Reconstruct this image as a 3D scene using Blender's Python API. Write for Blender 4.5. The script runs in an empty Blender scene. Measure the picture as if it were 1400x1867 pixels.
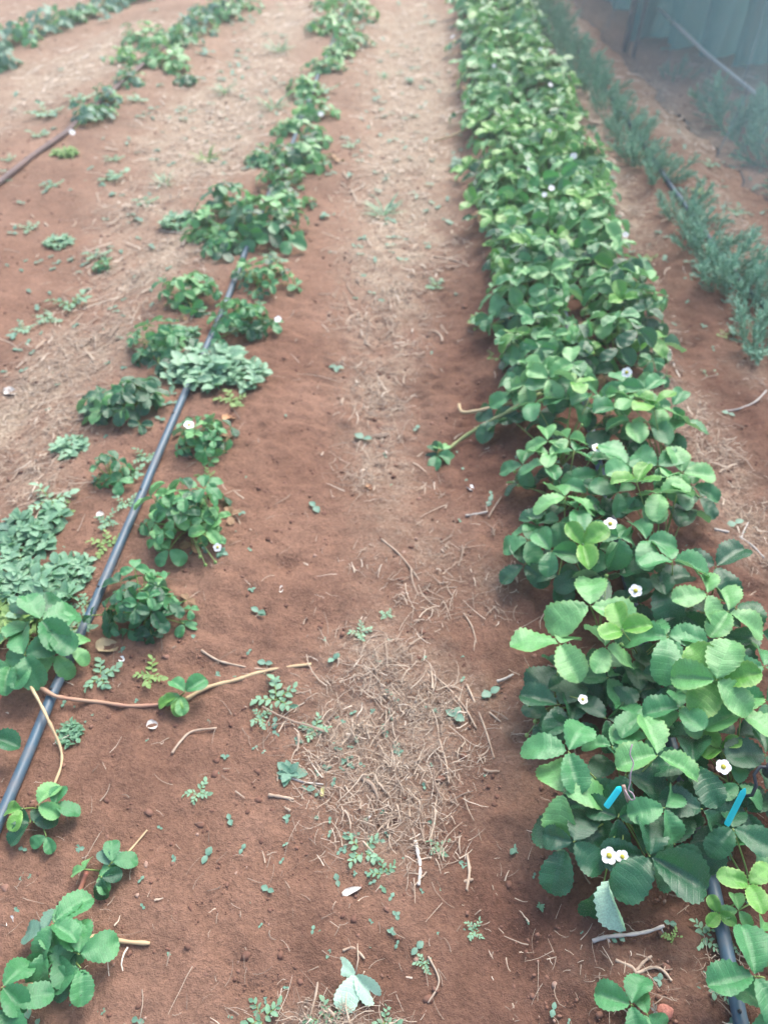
import bpy, math, random
import numpy as np
from mathutils import Vector, Matrix, Euler
R = math.radians
rnd = random.Random(11)
nr = np.random.RandomState(5)

# ------------------------------------------------------------------ camera, sky, sun, exposure
CAM_H = 1.30
F = 1348.0                      # focal length in photo pixels (photo 1400 x 1867)
TILT, YAW = R(44.7), R(3.0)
scene = bpy.context.scene
cam_d = bpy.data.cameras.new('camera'); cam = bpy.data.objects.new('camera', cam_d)
scene.collection.objects.link(cam); scene.camera = cam
cam_d.sensor_fit = 'VERTICAL'; cam_d.sensor_height = 36.0; cam_d.sensor_width = 27.0
cam_d.lens = 36.0 * F / 1867.0
cam_d.clip_start = 0.02; cam_d.clip_end = 400
cam.location = (0, 0, CAM_H)
cam.rotation_euler = (R(90) - TILT, 0, YAW)
cam_d.dof.use_dof = True; cam_d.dof.focus_distance = 1.15; cam_d.dof.aperture_fstop = 3.2

SUN_EL, SUN_AZ = R(52), R(24)     # azimuth measured from +Y towards +X
world = bpy.data.worlds.new("World"); scene.world = world; world.use_nodes = True
wn = world.node_tree; bg = wn.nodes['Background']
sky = wn.nodes.new('ShaderNodeTexSky'); sky.sky_type = 'NISHITA'; sky.sun_disc = False
sky.sun_elevation = SUN_EL; sky.sun_rotation = SUN_AZ
sky.air_density = 1.0; sky.dust_density = 5.0; sky.ozone_density = 1.2
wn.links.new(sky.outputs[0], bg.inputs[0]); bg.inputs[1].default_value = 0.15
sd = bpy.data.lights.new('sun', 'SUN'); sun = bpy.data.objects.new('sun', sd); scene.collection.objects.link(sun)
sd.energy = 1.3; sd.angle = R(32); sd.color = (1.0, 0.96, 0.9)
sdir = Vector((math.sin(SUN_AZ) * math.cos(SUN_EL), math.cos(SUN_AZ) * math.cos(SUN_EL), math.sin(SUN_EL)))
sun.rotation_euler = (-sdir).to_track_quat('-Z', 'Y').to_euler()
scene.view_settings.view_transform = 'Standard'; scene.view_settings.look = 'None'
scene.view_settings.gamma = 1.0; scene.view_settings.use_curve_mapping = False
scene.view_settings.exposure = 1.28
scene.cycles.use_denoising = True
scene.cycles.max_bounces = 6; scene.cycles.transparent_max_bounces = 8

# ------------------------------------------------------------------ numpy value noise, ground height
_tab = nr.rand(256, 256)
def vnoise(x, y, s):
    x = np.asarray(x, float) / s + 71.3; y = np.asarray(y, float) / s + 37.7
    xi = np.floor(x).astype(int); yi = np.floor(y).astype(int)
    fx = x - xi; fy = y - yi
    fx = fx * fx * (3 - 2 * fx); fy = fy * fy * (3 - 2 * fy)
    a = _tab[xi & 255, yi & 255]; b = _tab[(xi + 1) & 255, yi & 255]
    c = _tab[xi & 255, (yi + 1) & 255]; d = _tab[(xi + 1) & 255, (yi + 1) & 255]
    return (a * (1 - fx) + b * fx) * (1 - fy) + (c * (1 - fx) + d * fx) * fy - 0.5

cy_, sy_ = math.cos(YAW), math.sin(YAW)
FWD = Vector((-sy_ * math.cos(TILT), cy_ * math.cos(TILT), -math.sin(TILT)))
RIGHT = Vector((cy_, sy_, 0)); UP = RIGHT.cross(FWD)
FH = Vector((-sy_, cy_, 0))
def ray(px, py):
    return FWD + RIGHT * ((px - 700) / F) + UP * ((933.5 - py) / F)
def flat(px, py, z=0.0):
    d = ray(px, py); t = (z - CAM_H) / d.z
    return Vector((0, 0, CAM_H)) + d * t
def depth(p): return (Vector(p) - Vector((0, 0, CAM_H))).dot(FWD)

BED_X = flat(1070, 760).x + 0.02
BED_X2 = flat(340, 720).x
HERB_X = flat(1222, 340).x
ROWC_X = flat(60, 290).x
def bump(x, c, w, h): return h * np.exp(-((x - c) / w) ** 4)
def macro(x, y):
    x = np.asarray(x, float); y = np.asarray(y, float)
    wob = 0.03 * np.sin(y * 1.7 + 1) + 0.06 * vnoise(x * 0, y, 0.9)
    z = bump(x, BED_X + wob, 0.30, 0.075)
    z = z + bump(x, BED_X2 + wob, 0.36, 0.03) + bump(x, ROWC_X + wob, 0.4, 0.035) + bump(x, HERB_X, 0.22, 0.035)
    z = z + 0.035 * vnoise(x, y, 0.5) + 0.016 * vnoise(x, y, 0.17)
    return z - 0.03
def gz(x, y): return float(macro(x, y))
def G(px, py, h=0.0):
    z = 0.0
    for _ in range(5):
        p = flat(px, py, z + h); z = gz(p.x, p.y)
    return Vector((p.x, p.y, z + h))
def mpp(p): return depth(p) / F        # metres per photo pixel

# ------------------------------------------------------------------ object helpers
C = scene.collection
def mesh_of(name, V, Fc, mats=(), uv=None, smooth=True, midx=None, col=None):
    me = bpy.data.meshes.new(name)
    me.from_pydata([tuple(v) for v in V], [], [tuple(f) for f in Fc])
    for m in mats: me.materials.append(m)
    if smooth: me.polygons.foreach_set('use_smooth', [True] * len(me.polygons))
    if midx is not None: me.polygons.foreach_set('material_index', midx)
    if uv is not None:
        l = me.uv_layers.new(name='UVMap')
        vi = np.zeros(len(me.loops), int); me.loops.foreach_get('vertex_index', vi)
        l.data.foreach_set('uv', np.asarray(uv, float)[vi].ravel())
    if col is not None:
        a = me.attributes.new('tone', 'FLOAT', 'POINT'); a.data.foreach_set('value', np.asarray(col, float))
    me.update(); return me
def link(name, me, parent=None, mat=None, loc=None, rot=None, scl=None, M=None):
    o = bpy.data.objects.new(name, me); C.objects.link(o)
    if parent is not None: o.parent = parent
    if M is not None: o.matrix_basis = M
    if loc is not None: o.location = loc
    if rot is not None: o.rotation_euler = rot
    if scl is not None: o.scale = (scl,) * 3 if isinstance(scl, (int, float)) else scl
    if mat is not None:
        o.material_slots[0].link = 'OBJECT'; o.material_slots[0].material = mat
    return o
def tag(o, label=None, cat=None, group=None, kind=None):
    if label: o['label'] = label
    if cat: o['category'] = cat
    if group: o['group'] = group
    if kind: o['kind'] = kind
    return o
def thing(name, loc, label, cat, group=None):
    o = bpy.data.objects.new(name, None); C.objects.link(o); o.location = loc; o.empty_display_size = 0.02
    return tag(o, label, cat, group)

class MB:
    def __init__(s): s.V = []; s.F = []; s.C = []; s.UV = []
    def add(s, V, Fc, c=0.5, uv=None):
        n = len(s.V); s.V += [tuple(v) for v in V]; s.F += [tuple(i + n for i in f) for f in Fc]
        s.C += [c] * len(V) if np.isscalar(c) else list(c)
        s.UV += [(0, 0)] * len(V) if uv is None else [tuple(u) for u in uv]
    def tube(s, P, r, k=5, c=0.5, cap=True):
        P = [Vector(p) for p in P]; n = len(P)
        rr = [r] * n if isinstance(r, (int, float)) else r
        V = []; N = None
        for i, p in enumerate(P):
            t = (P[min(i + 1, n - 1)] - P[max(i - 1, 0)])
            t = t.normalized() if t.length > 1e-9 else Vector((0, 0, 1))
            if N is None: N = t.orthogonal().normalized()
            N = (N - t * N.dot(t)); N = N.normalized() if N.length > 1e-6 else t.orthogonal().normalized()
            B = t.cross(N)
            for j in range(k):
                a = 2 * math.pi * j / k
                V.append(p + (N * math.cos(a) + B * math.sin(a)) * rr[i])
        Fc = [(i * k + j, i * k + (j + 1) % k, (i + 1) * k + (j + 1) % k, (i + 1) * k + j) for i in range(n - 1) for j in range(k)]
        if cap: Fc += [tuple(range(k))[::-1], tuple(range((n - 1) * k, n * k))]
        s.add(V, Fc, c)
    def mesh(s, name, mats, uv=False, smooth=True):
        return mesh_of(name, s.V, s.F, mats, uv=s.UV if uv else None, smooth=smooth, col=s.C)

# ------------------------------------------------------------------ materials
class NT:
    def __init__(s, name):
        s.m = bpy.data.materials.new(name); s.m.use_nodes = True; s.t = s.m.node_tree
        s.p = s.t.nodes['Principled BSDF']; s.out = s.t.nodes['Material Output']
    def n(s, ty, **kw):
        o = s.t.nodes.new(ty)
        for k, v in kw.items():
            if k.startswith('i_'):
                key = k[2:]; key = int(key) if key.isdigit() else key.replace('_', ' ')
                o.inputs[key].default_value = v
            else: setattr(o, k, v)
        return o
    def l(s, a, b): s.t.links.new(a, b)
    def noise(s, scale, vec=None, detail=4, rough=0.6):
        o = s.n('ShaderNodeTexNoise', i_Scale=scale, i_Detail=detail, i_Roughness=rough)
        if vec is not None: s.l(vec, o.inputs['Vector'])
        return o.outputs['Fac']
    def ramp(s, fac, stops):
        o = s.n('ShaderNodeValToRGB'); cr = o.color_ramp
        while len(cr.elements) > len(stops): cr.elements.remove(cr.elements[-1])
        while len(cr.elements) < len(stops): cr.elements.new(0.5)
        for e, (p, c) in zip(cr.elements, stops):
            e.position = p; e.color = (*c, 1) if len(c) == 3 else c
        s.l(fac, o.inputs[0]); return o.outputs[0]
    def mix(s, f, a, b, blend='MIX'):
        o = s.n('ShaderNodeMix', data_type='RGBA', blend_type=blend)
        for sock, v in ((o.inputs['Factor'], f), (o.inputs['A'], a), (o.inputs['B'], b)):
            if isinstance(v, (int, float)): sock.default_value = v
            elif isinstance(v, tuple): sock.default_value = (*v, 1)
            else: s.l(v, sock)
        return o.outputs['Result']
    def math(s, op, a, b=None, c=None):
        o = s.n('ShaderNodeMath', operation=op)
        for i, v in enumerate((a, b, c)):
            if v is None: continue
            if isinstance(v, (int, float)): o.inputs[i].default_value = v
            else: s.l(v, o.inputs[i])
        return o.outputs[0]
    def bump(s, h, strength, dist):
        o = s.n('ShaderNodeBump', i_Strength=strength, i_Distance=dist); s.l(h, o.inputs['Height'])
        s.l(o.outputs[0], s.p.inputs['Normal']); return o
    def set(s, **kw):
        for k, v in kw.items(): s.p.inputs[k.replace('_', ' ')].default_value = v

def c3(c, k): return tuple(min(1, v * k) for v in c)
def leaf_mat(name, lo, hi, back, rough=0.42, vein=0.35, edge=None, trans=0.27):
    s = NT(name)
    oi = s.n('ShaderNodeObjectInfo'); geo = s.n('ShaderNodeNewGeometry'); tc = s.n('ShaderNodeTexCoord')
    uv = s.n('ShaderNodeSeparateXYZ'); s.l(tc.outputs['UV'], uv.inputs[0])
    base = s.mix(oi.outputs['Random'], lo, hi)
    n1 = s.noise(28, tc.outputs['Object'], 4)
    base = s.mix(s.ramp(n1, [(0.35, (0, 0, 0)), (0.7, (1, 1, 1))]), c3b(s, base, 0.8), c3b(s, base, 1.18))
    # midrib and side veins: u across, v along
    au = s.math('ABSOLUTE', s.math('SUBTRACT', uv.outputs[0], 0.5))
    mid = s.math('LESS_THAN', au, 0.018)
    fr = s.math('ABSOLUTE', s.math('SUBTRACT', s.math('FRACT', s.math('MULTIPLY', uv.outputs[1], 11.0)), 0.5))
    side = s.ramp(fr, [(0.0, (1, 1, 1)), (0.13, (0, 0, 0))])
    v = s.math('MAXIMUM', s.math('MULTIPLY', mid, 1.3), side)
    base = s.mix(s.math('MULTIPLY', v, vein), base, c3(hi, 1.6))
    if edge:
        e = s.ramp(au, [(0.38, (0, 0, 0)), (0.5, (1, 1, 1))])
        base = s.mix(s.math('MULTIPLY', e, 0.6), base, edge)
    # a few brown specks
    sp = s.ramp(s.noise(90, tc.outputs['Object'], 4), [(0.66, (0, 0, 0)), (0.72, (1, 1, 1))])
    base = s.mix(s.math('MULTIPLY', sp, 0.45), base, (0.16, 0.11, 0.04))
    base = s.mix(geo.outputs['Backfacing'], base, back)
    s.l(base, s.p.inputs['Base Color'])
    rr = s.math('ADD', s.math('MULTIPLY', s.noise(60, tc.outputs['Object'], 2), 0.22), rough - 0.23)
    s.l(rr, s.p.inputs['Roughness'])
    s.set(Specular_IOR_Level=0.8)
    s.p.inputs['Sheen Weight'].default_value = 0.08; s.p.inputs['Sheen Roughness'].default_value = 0.45
    b = s.bump(s.math('ADD', s.math('MULTIPLY', side, -0.6), s.noise(90, tc.outputs['Object'], 3)), 0.35, 0.002)
    tr = s.n('ShaderNodeBsdfTranslucent'); s.l(s.mix(0.5, base, (0.13, 0.50, 0.10)), tr.inputs[0])
    mx = s.n('ShaderNodeMixShader', i_0=trans); s.l(s.p.outputs[0], mx.inputs[1]); s.l(tr.outputs[0], mx.inputs[2])
    s.l(mx.outputs[0], s.out.inputs[0]); return s.m
def c3b(s, sock, k):
    o = s.n('ShaderNodeVectorMath', operation='SCALE'); s.l(sock, o.inputs[0]); o.inputs['Scale'].default_value = k
    return o.outputs[0]
def simple_mat(name, lo, hi, scale=30, rough=0.7, bump=0.0, dist=0.002, spec=0.3, tone=False):
    s = NT(name); tc = s.n('ShaderNodeTexCoord')
    f = s.noise(scale, tc.outputs['Object'], 5)
    if tone:
        a = s.n('ShaderNodeAttribute', attribute_name='tone')
        f = s.math('ADD', s.math('MULTIPLY', a.outputs['Fac'], 0.75), s.math('MULTIPLY', f, 0.3))
        colr = s.ramp(f, tone if isinstance(tone, list) else [(0.1, lo), (0.95, hi)])
    else: colr = s.ramp(f, [(0.3, lo), (0.7, hi)])
    s.l(colr, s.p.inputs['Base Color']); s.set(Roughness=rough, Specular_IOR_Level=spec)
    if bump: s.bump(s.noise(scale * 2.5, tc.outputs['Object'], 4), bump, dist)
    return s.m

M = {}
BACK = (0.20, 0.33, 0.20)
M['dark'] = leaf_mat('leaf_old_green', (0.014, 0.092, 0.046), (0.028, 0.150, 0.066), BACK, 0.38, 0.11)
M['mid'] = leaf_mat('leaf_mid_green', (0.046, 0.225, 0.088), (0.092, 0.340, 0.130), BACK, 0.42, 0.11)
M['light'] = leaf_mat('leaf_light_green', (0.105, 0.360, 0.115), (0.190, 0.480, 0.180), BACK, 0.45, 0.12, (0.2, 0.42, 0.12))
M['young'] = leaf_mat('leaf_young_green', (0.090, 0.320, 0.050), (0.165, 0.440, 0.080), BACK, 0.45, 0.12, (0.34, 0.54, 0.14))
M['weed'] = leaf_mat('leaf_weed_pale', (0.140, 0.330, 0.195), (0.270, 0.490, 0.320), (0.27, 0.42, 0.28), 0.6, 0.15, trans=0.25)
M['weedy'] = leaf_mat('leaf_weed_yellow', (0.150, 0.310, 0.070), (0.280, 0.450, 0.140), (0.3, 0.44, 0.24), 0.6, 0.15, trans=0.25)
M['blue'] = leaf_mat('leaf_blue_green', (0.075, 0.205, 0.150), (0.150, 0.330, 0.240), (0.2, 0.33, 0.26), 0.6, 0.12)
M['dry'] = leaf_mat('leaf_dry_brown', (0.20, 0.12, 0.06), (0.34, 0.20, 0.10), (0.3, 0.2, 0.12), 0.8, 0.2, trans=0.1)
M['wilted'] = leaf_mat('leaf_underside_pale', (0.46, 0.74, 0.55), (0.50, 0.78, 0.60), (0.48, 0.76, 0.58), 0.6, 0.1)
M['petiole'] = simple_mat('petiole_green', (0.14, 0.28, 0.07), (0.28, 0.34, 0.12), 14, 0.5)
M['runner'] = simple_mat('runner_stem', (0.34, 0.17, 0.13), (0.44, 0.30, 0.20), 9, 0.55, 0.3)
M['runner_tan'] = simple_mat('runner_tan', (0.42, 0.30, 0.18), (0.56, 0.46, 0.28), 9, 0.6, 0.3)
M['runner_red'] = simple_mat('runner_red', (0.42, 0.13, 0.11), (0.45, 0.22, 0.14), 9, 0.5, 0.3)
M['runner_green'] = simple_mat('runner_green', (0.20, 0.32, 0.12), (0.34, 0.36, 0.17), 9, 0.5, 0.3)
M['petal'] = simple_mat('petal_white', (0.80, 0.82, 0.80), (0.88, 0.88, 0.86), 40, 0.6)
M['pollen'] = simple_mat('flower_centre_yellow', (0.38, 0.40, 0.06), (0.62, 0.52, 0.08), 400, 0.8, 0.6)
M['sepal'] = simple_mat('sepal_green', (0.18, 0.34, 0.10), (0.30, 0.42, 0.16), 60, 0.6)
M['pipe'] = simple_mat('pipe_black_plastic', (0.045, 0.075, 0.115), (0.085, 0.125, 0.17), 18, 0.42, 0.15, 0.001, 0.5)
def pipe_mat():
    s = NT('pipe_black_plastic'); tc = s.n('ShaderNodeTexCoord'); P_ = tc.outputs['Object']
    d = s.ramp(s.noise(22, P_, 6, .7), [(0.48, (0, 0, 0)), (0.72, (1, 1, 1))]); d2 = s.ramp(s.noise(7, P_, 3), [(0.4, (0, 0, 0)), (0.7, (1, 1, 1))])
    b = s.mix(s.noise(9, P_, 3), (0.030, 0.080, 0.130), (0.060, 0.130, 0.185))
    f = s.math('MULTIPLY', s.math('ADD', s.math('MULTIPLY', d, .6), s.math('MULTIPLY', d2, .25)), .55)
    s.l(s.mix(f, b, (0.22, 0.16, 0.13)), s.p.inputs['Base Color']); s.l(s.math('ADD', s.math('MULTIPLY', f, .5), .38), s.p.inputs['Roughness'])
    s.bump(s.noise(60, P_, 3), .15, .001); return s.m
M['pipe'] = pipe_mat()
M['dusty_pipe'] = simple_mat('pipe_dusty_plastic', (0.10, 0.09, 0.10), (0.22, 0.15, 0.13), 9, 0.7, 0.2)
M['straw'] = simple_mat('dry_straw', (0.16, 0.10, 0.065), (0.56, 0.44, 0.28), 20, 0.75, tone=[(0.05, (0.14, 0.10, 0.08)), (0.45, (0.31, 0.245, 0.19)), (0.75, (0.50, 0.42, 0.33)), (1.0, (0.74, 0.67, 0.57))])
M['twig'] = simple_mat('dry_twig', (0.27, 0.20, 0.15), (0.50, 0.41, 0.32), 25, 0.85, 0.5)
M['greystick'] = simple_mat('weathered_stick', (0.32, 0.31, 0.29), (0.54, 0.51, 0.47), 30, 0.85, 0.5)
M['palechip'] = simple_mat('pale_wood_chip', (0.62, 0.58, 0.52), (0.76, 0.72, 0.66), 30, 0.8, 0.3)
M['crumb'] = simple_mat('soil_crumb', (0.10, 0.04, 0.025), (0.26, 0.12, 0.08), 60, 0.95, 0.5, tone=[(0.0, (0.10, 0.055, 0.04)), (0.5, (0.17, 0.09, 0.066)), (0.85, (0.25, 0.145, 0.11)), (1.0, (0.45, 0.36, 0.30))])
M['herb'] = simple_mat('herb_needles', (0.05, 0.15, 0.085), (0.17, 0.33, 0.22), 20, 0.65, tone=[(0.0, (0.08, 0.22, 0.14)), (0.6, (0.20, 0.42, 0.29)), (1.0, (0.38, 0.60, 0.45))])
M['herbstem'] = simple_mat('herb_stem', (0.10, 0.12, 0.06), (0.18, 0.2, 0.1), 20, 0.8)
M['teal'] = simple_mat('turquoise_plastic', (0.01, 0.68, 0.72), (0.03, 0.76, 0.80), 40, 0.35, 0, spec=0.5)
M['twine'] = simple_mat('mauve_twine', (0.38, 0.28, 0.33), (0.55, 0.45, 0.48), 300, 0.9, 0.8)
M['peg'] = simple_mat('pinkish_wood_peg', (0.40, 0.26, 0.22), (0.55, 0.40, 0.33), 60, 0.7, 0.4)
M['berry'] = simple_mat('dull_red_berry', (0.22, 0.085, 0.065), (0.42, 0.19, 0.15), 160, 0.7, 0.9)
M['pvc'] = simple_mat('grey_pvc', (0.33, 0.33, 0.34), (0.44, 0.43, 0.43), 20, 0.5)
M['black'] = simple_mat('black_rubber', (0.02, 0.03, 0.04), (0.05, 0.06, 0.07), 20, 0.5)
M['post'] = simple_mat('fence_post_metal', (0.16, 0.19, 0.22), (0.30, 0.32, 0.34), 12, 0.6, 0.3)
M['rope'] = simple_mat('pale_rope', (0.62, 0.62, 0.58), (0.75, 0.74, 0.7), 60, 0.9, 0.4)
M['deadleaf'] = simple_mat('dead_leaf_orange', (0.50, 0.26, 0.13), (0.62, 0.38, 0.22), 40, 0.8, 0.4)
M['yellowbit'] = simple_mat('yellow_leaf', (0.55, 0.52, 0.20), (0.66, 0.62, 0.32), 40, 0.8)

def net_material(name, colr, alpha):
    s = NT(name); tc = s.n('ShaderNodeTexCoord')
    w1 = s.n('ShaderNodeTexWave', bands_direction='X', i_Scale=90.0, i_Distortion=0.6); s.l(tc.outputs['UV'], w1.inputs[0])
    w2 = s.n('ShaderNodeTexWave', bands_direction='Y', i_Scale=90.0, i_Distortion=0.6); s.l(tc.outputs['UV'], w2.inputs[0])
    weave = s.math('MAXIMUM', w1.outputs['Fac'], w2.outputs['Fac'])
    n = s.noise(5, tc.outputs['UV'], 4)
    a = s.math('MULTIPLY', s.math('ADD', s.math('MULTIPLY', weave, 0.5), 0.5), s.math('ADD', s.math('MULTIPLY', n, 0.35), alpha - 0.1))
    s.l(s.mix(n, c3(colr, 0.75), c3(colr, 1.2)), s.p.inputs['Base Color']); s.set(Roughness=0.6)
    tp = s.n('ShaderNodeBsdfTransparent'); mx = s.n('ShaderNodeMixShader')
    s.l(a, mx.inputs[0]); s.l(tp.outputs[0], mx.inputs[1]); 
    tl = s.n('ShaderNodeBsdfTranslucent'); tl.inputs[0].default_value = (*c3(colr, 1.3), 1); m2 = s.n('ShaderNodeMixShader', i_0=0.45)
    s.l(s.p.outputs[0], m2.inputs[1]); s.l(tl.outputs[0], m2.inputs[2]); s.l(m2.outputs[0], mx.inputs[2]); s.l(mx.outputs[0], s.out.inputs[0])
    return s.m
M['net'] = net_material('blue_grey_shade_net', (0.17, 0.28, 0.32), 0.40)
M['net2'] = net_material('teal_shade_cloth', (0.030, 0.13, 0.155), 1.25)

# ------------------------------------------------------------------ straw patches (metres) given by photo position
PATCH = []     # x, y, rx, ry, weight
for px, py, rx, ry, w in [
    (740,1310,165,115,1.05),(720,1200,100,60,0.5),(720,1480,110,90,0.5),(690,1130,70,80,0.45),(760,1000,80,110,0.45),(700,860,70,100,0.5),
    (690,720,60,120,0.55),(700,560,70,120,0.85),(730,430,90,90,1.25),(740,300,80,90,1.2),(755,180,70,90,1.5),(750,60,70,90,1.5),
    (30,760,110,130,1.3),(60,900,70,70,0.6),(170,620,120,70,0.9),(290,470,110,70,1.25),(380,270,90,90,1.2),(340,220,80,60,1.2),(260,370,80,50,0.6),(450,160,80,80,1.2),
    (510,40,60,60,1.3),(120,130,110,50,1.1),(250,70,80,40,0.9),(30,200,60,50,0.6),(80,10,80,25,0.4),
    (1080,200,35,150,1.2),(1130,380,40,90,0.9),(1040,60,30,80,1.2),(1240,740,60,110,0.8),(1330,900,60,90,0.9),(1370,1000,60,60,0.6),
    (1200,590,50,40,0.5),(1330,400,60,80,0.7),(1250,240,60,60,0.8),(1180,160,40,60,0.7),(1380,690,50,60,0.5),
    (600,1850,120,30,0.6),(1170,1780,200,80,0.18),(900,1060,60,50,0.4),(610,1330,60,60,0.6),(1350,140,100,50,0.5)]:
    p = flat(px, py); q = flat(px, py + ry); PATCH.append((p.x, p.y, rx * mpp(p), abs(p.y - q.y), w))
def straw_w(x, y):
    w = np.zeros_like(np.asarray(x, float))
    for a, b, rx, ry, k in PATCH:
        w = w + k * np.exp(-(((x - a) / rx) ** 2 + ((y - b) / ry) ** 2))
    return w

# ------------------------------------------------------------------ ground
def axis(lo, hi, fine_lo, fine_hi, step, grow):
    pts = list(np.arange(fine_lo, fine_hi, step)); s = step; v = pts[-1]
    while v < hi: s *= grow; v += s; pts.append(v)
    s = step; v = pts[0]; pre = []
    while v > lo: s *= grow; v -= s; pre.append(v)
    return np.array(pre[::-1] + pts)
xs = axis(-60, 60, -1.0, 1.25, 0.0075, 1.028); ys = axis(-30, 120, 0.12, 2.2, 0.0075, 1.017)
X, Y = np.meshgrid(xs, ys)
Z = macro(X, Y)
near = np.clip(1.2 - np.abs(Y) / 9, 0.0, 1)
cl = np.abs(vnoise(X, Y, 0.055)) * 0.016 + vnoise(X, Y, 0.028) * 0.010 + vnoise(X + 3, Y, 0.013) * 0.006 + 0.010 * np.clip(vnoise(X, Y + 9, 0.05) - .22, 0, .1) * 8 * (0.4 + vnoise(X, Y, .02))
rough_bed = 0.55 + 0.8 * np.exp(-((X - BED_X) / 0.4) ** 2) + 0.9 * np.clip(vnoise(X, Y, 0.35) + 0.1, 0, 1)
Z = Z + cl * near * rough_bed
for px, py, r, d in [(1045*.49, 1025, 0.03, 0.012), (520, 1025, 0.035, 0.014), (580, 1120, 0.04, 0.012), (655, 860, 0.04, 0.008), (1160, 1700, 0.05, 0.01), (960, 1710, 0.04, 0.01)]:
    p = flat(px, py); Z -= d * np.exp(-((X - p.x) ** 2 + (Y - p.y) ** 2) / r ** 2)
far = np.clip((np.hypot(X, Y) - 12) / 20, 0, 1); Z = Z * (1 - far)
ny, nx = X.shape
V = np.stack([X.ravel(), Y.ravel(), Z.ravel()], 1)
i = np.arange((ny - 1) * (nx - 1)); r_, c_ = i // (nx - 1), i % (nx - 1); a_ = r_ * nx + c_
Fq = np.stack([a_, a_ + 1, a_ + nx + 1, a_ + nx], 1)
gme = bpy.data.meshes.new('ground')
gme.vertices.add(len(V)); gme.vertices.foreach_set('co', V.ravel())
gme.loops.add(Fq.size); gme.loops.foreach_set('vertex_index', Fq.ravel())
gme.polygons.add(len(Fq)); gme.polygons.foreach_set('loop_start', np.arange(0, Fq.size, 4)); gme.polygons.foreach_set('loop_total', np.full(len(Fq), 4))
gme.update(); gme.polygons.foreach_set('use_smooth', [True] * len(Fq))
litter_haze = np.clip(straw_w(X, Y), 0, 1.6) * (0.75 + 0.8 * vnoise(X, Y, 0.09) + 0.5 * vnoise(X, Y, 0.03))
litter_haze = litter_haze + 0.45 * np.clip((Y - 2.2) / 3, 0, 1) * (1 - np.exp(-((X - BED_X) / 0.35) ** 4))  # straw tint paler with distance, also standing in for washed-out far haze
a = gme.attributes.new('litter_haze', 'FLOAT', 'POINT'); a.data.foreach_set('value', np.clip(litter_haze, 0, 1.5).ravel())

dark_soil = np.exp(-((X - BED_X + .05) / 0.50) ** 4) + .55 * np.exp(-((X - HERB_X) / .3) ** 4)  # patchy darker soil around the dense bed and herb row
dark_soil = dark_soil * (1 - .5 * np.clip((Y - 3) / 4, 0, 1)) * (.9 + 1.2 * vnoise(X, Y, .12)) + .5 * np.clip(vnoise(X, Y + 5, .4), 0, 1)
a = gme.attributes.new('dark_soil', 'FLOAT', 'POINT'); a.data.foreach_set('value', np.clip(dark_soil, 0, 1.1).ravel())
s = NT('red_soil'); tc = s.n('ShaderNodeTexCoord'); P_ = tc.outputs['Object']
n_big = s.noise(2.2, P_, 4); n_mid = s.noise(16, P_, 6, 0.65); n_fine = s.noise(120, P_, 5, 0.7); n_gr = s.noise(420, P_, 3, 0.7)
base = s.ramp(n_big, [(0.35, (0.208, 0.117, 0.083)), (0.5, (0.254, 0.147, 0.104)), (0.68, (0.308, 0.187, 0.136))])
base = s.mix(s.ramp(n_mid, [(0.3, (0, 0, 0)), (0.7, (1, 1, 1))]), c3b(s, base, 0.82), c3b(s, base, 1.15))
base = s.mix(s.ramp(n_fine, [(0.35, (0, 0, 0)), (0.68, (1, 1, 1))]), c3b(s, base, 0.78), c3b(s, base, 1.18))
spk = s.ramp(n_gr, [(0.62, (0, 0, 0)), (0.72, (1, 1, 1))]); base = s.mix(s.math('MULTIPLY', spk, 0.5), base, (0.50, 0.38, 0.30))
dk = s.n('ShaderNodeAttribute', attribute_name='dark_soil'); base = s.mix(s.math('MULTIPLY', dk.outputs['Fac'], .75), base, s.mix(1.0, base, (0.52, 0.45, 0.46), 'MULTIPLY'))
at = s.n('ShaderNodeAttribute', attribute_name='litter_haze')
fib = s.n('ShaderNodeTexNoise', i_Scale=55.0, i_Detail=5.0, i_Distortion=2.2); s.l(P_, fib.inputs['Vector'])
lcol = s.ramp(fib.outputs['Fac'], [(0.30, (0.19, 0.135, 0.10)), (0.5, (0.38, 0.31, 0.235)), (0.66, (0.60, 0.52, 0.41))])
base = s.mix(s.math('MINIMUM', s.math('MULTIPLY', at.outputs['Fac'], 0.72), 0.85), base, lcol)
s.l(base, s.p.inputs['Base Color']); s.set(Roughness=0.95, Specular_IOR_Level=0.12)
h = s.math('ADD', s.math('MULTIPLY', n_fine, 0.7), s.math('ADD', s.math('MULTIPLY', n_mid, 1.0), s.math('MULTIPLY', n_gr, 0.3)))
s.bump(h, 1.0, 0.011)
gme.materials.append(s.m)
g = bpy.data.objects.new('ground', gme); C.objects.link(g); tag(g, 'dry red soil field with raised beds and furrows', kind='structure')

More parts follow.
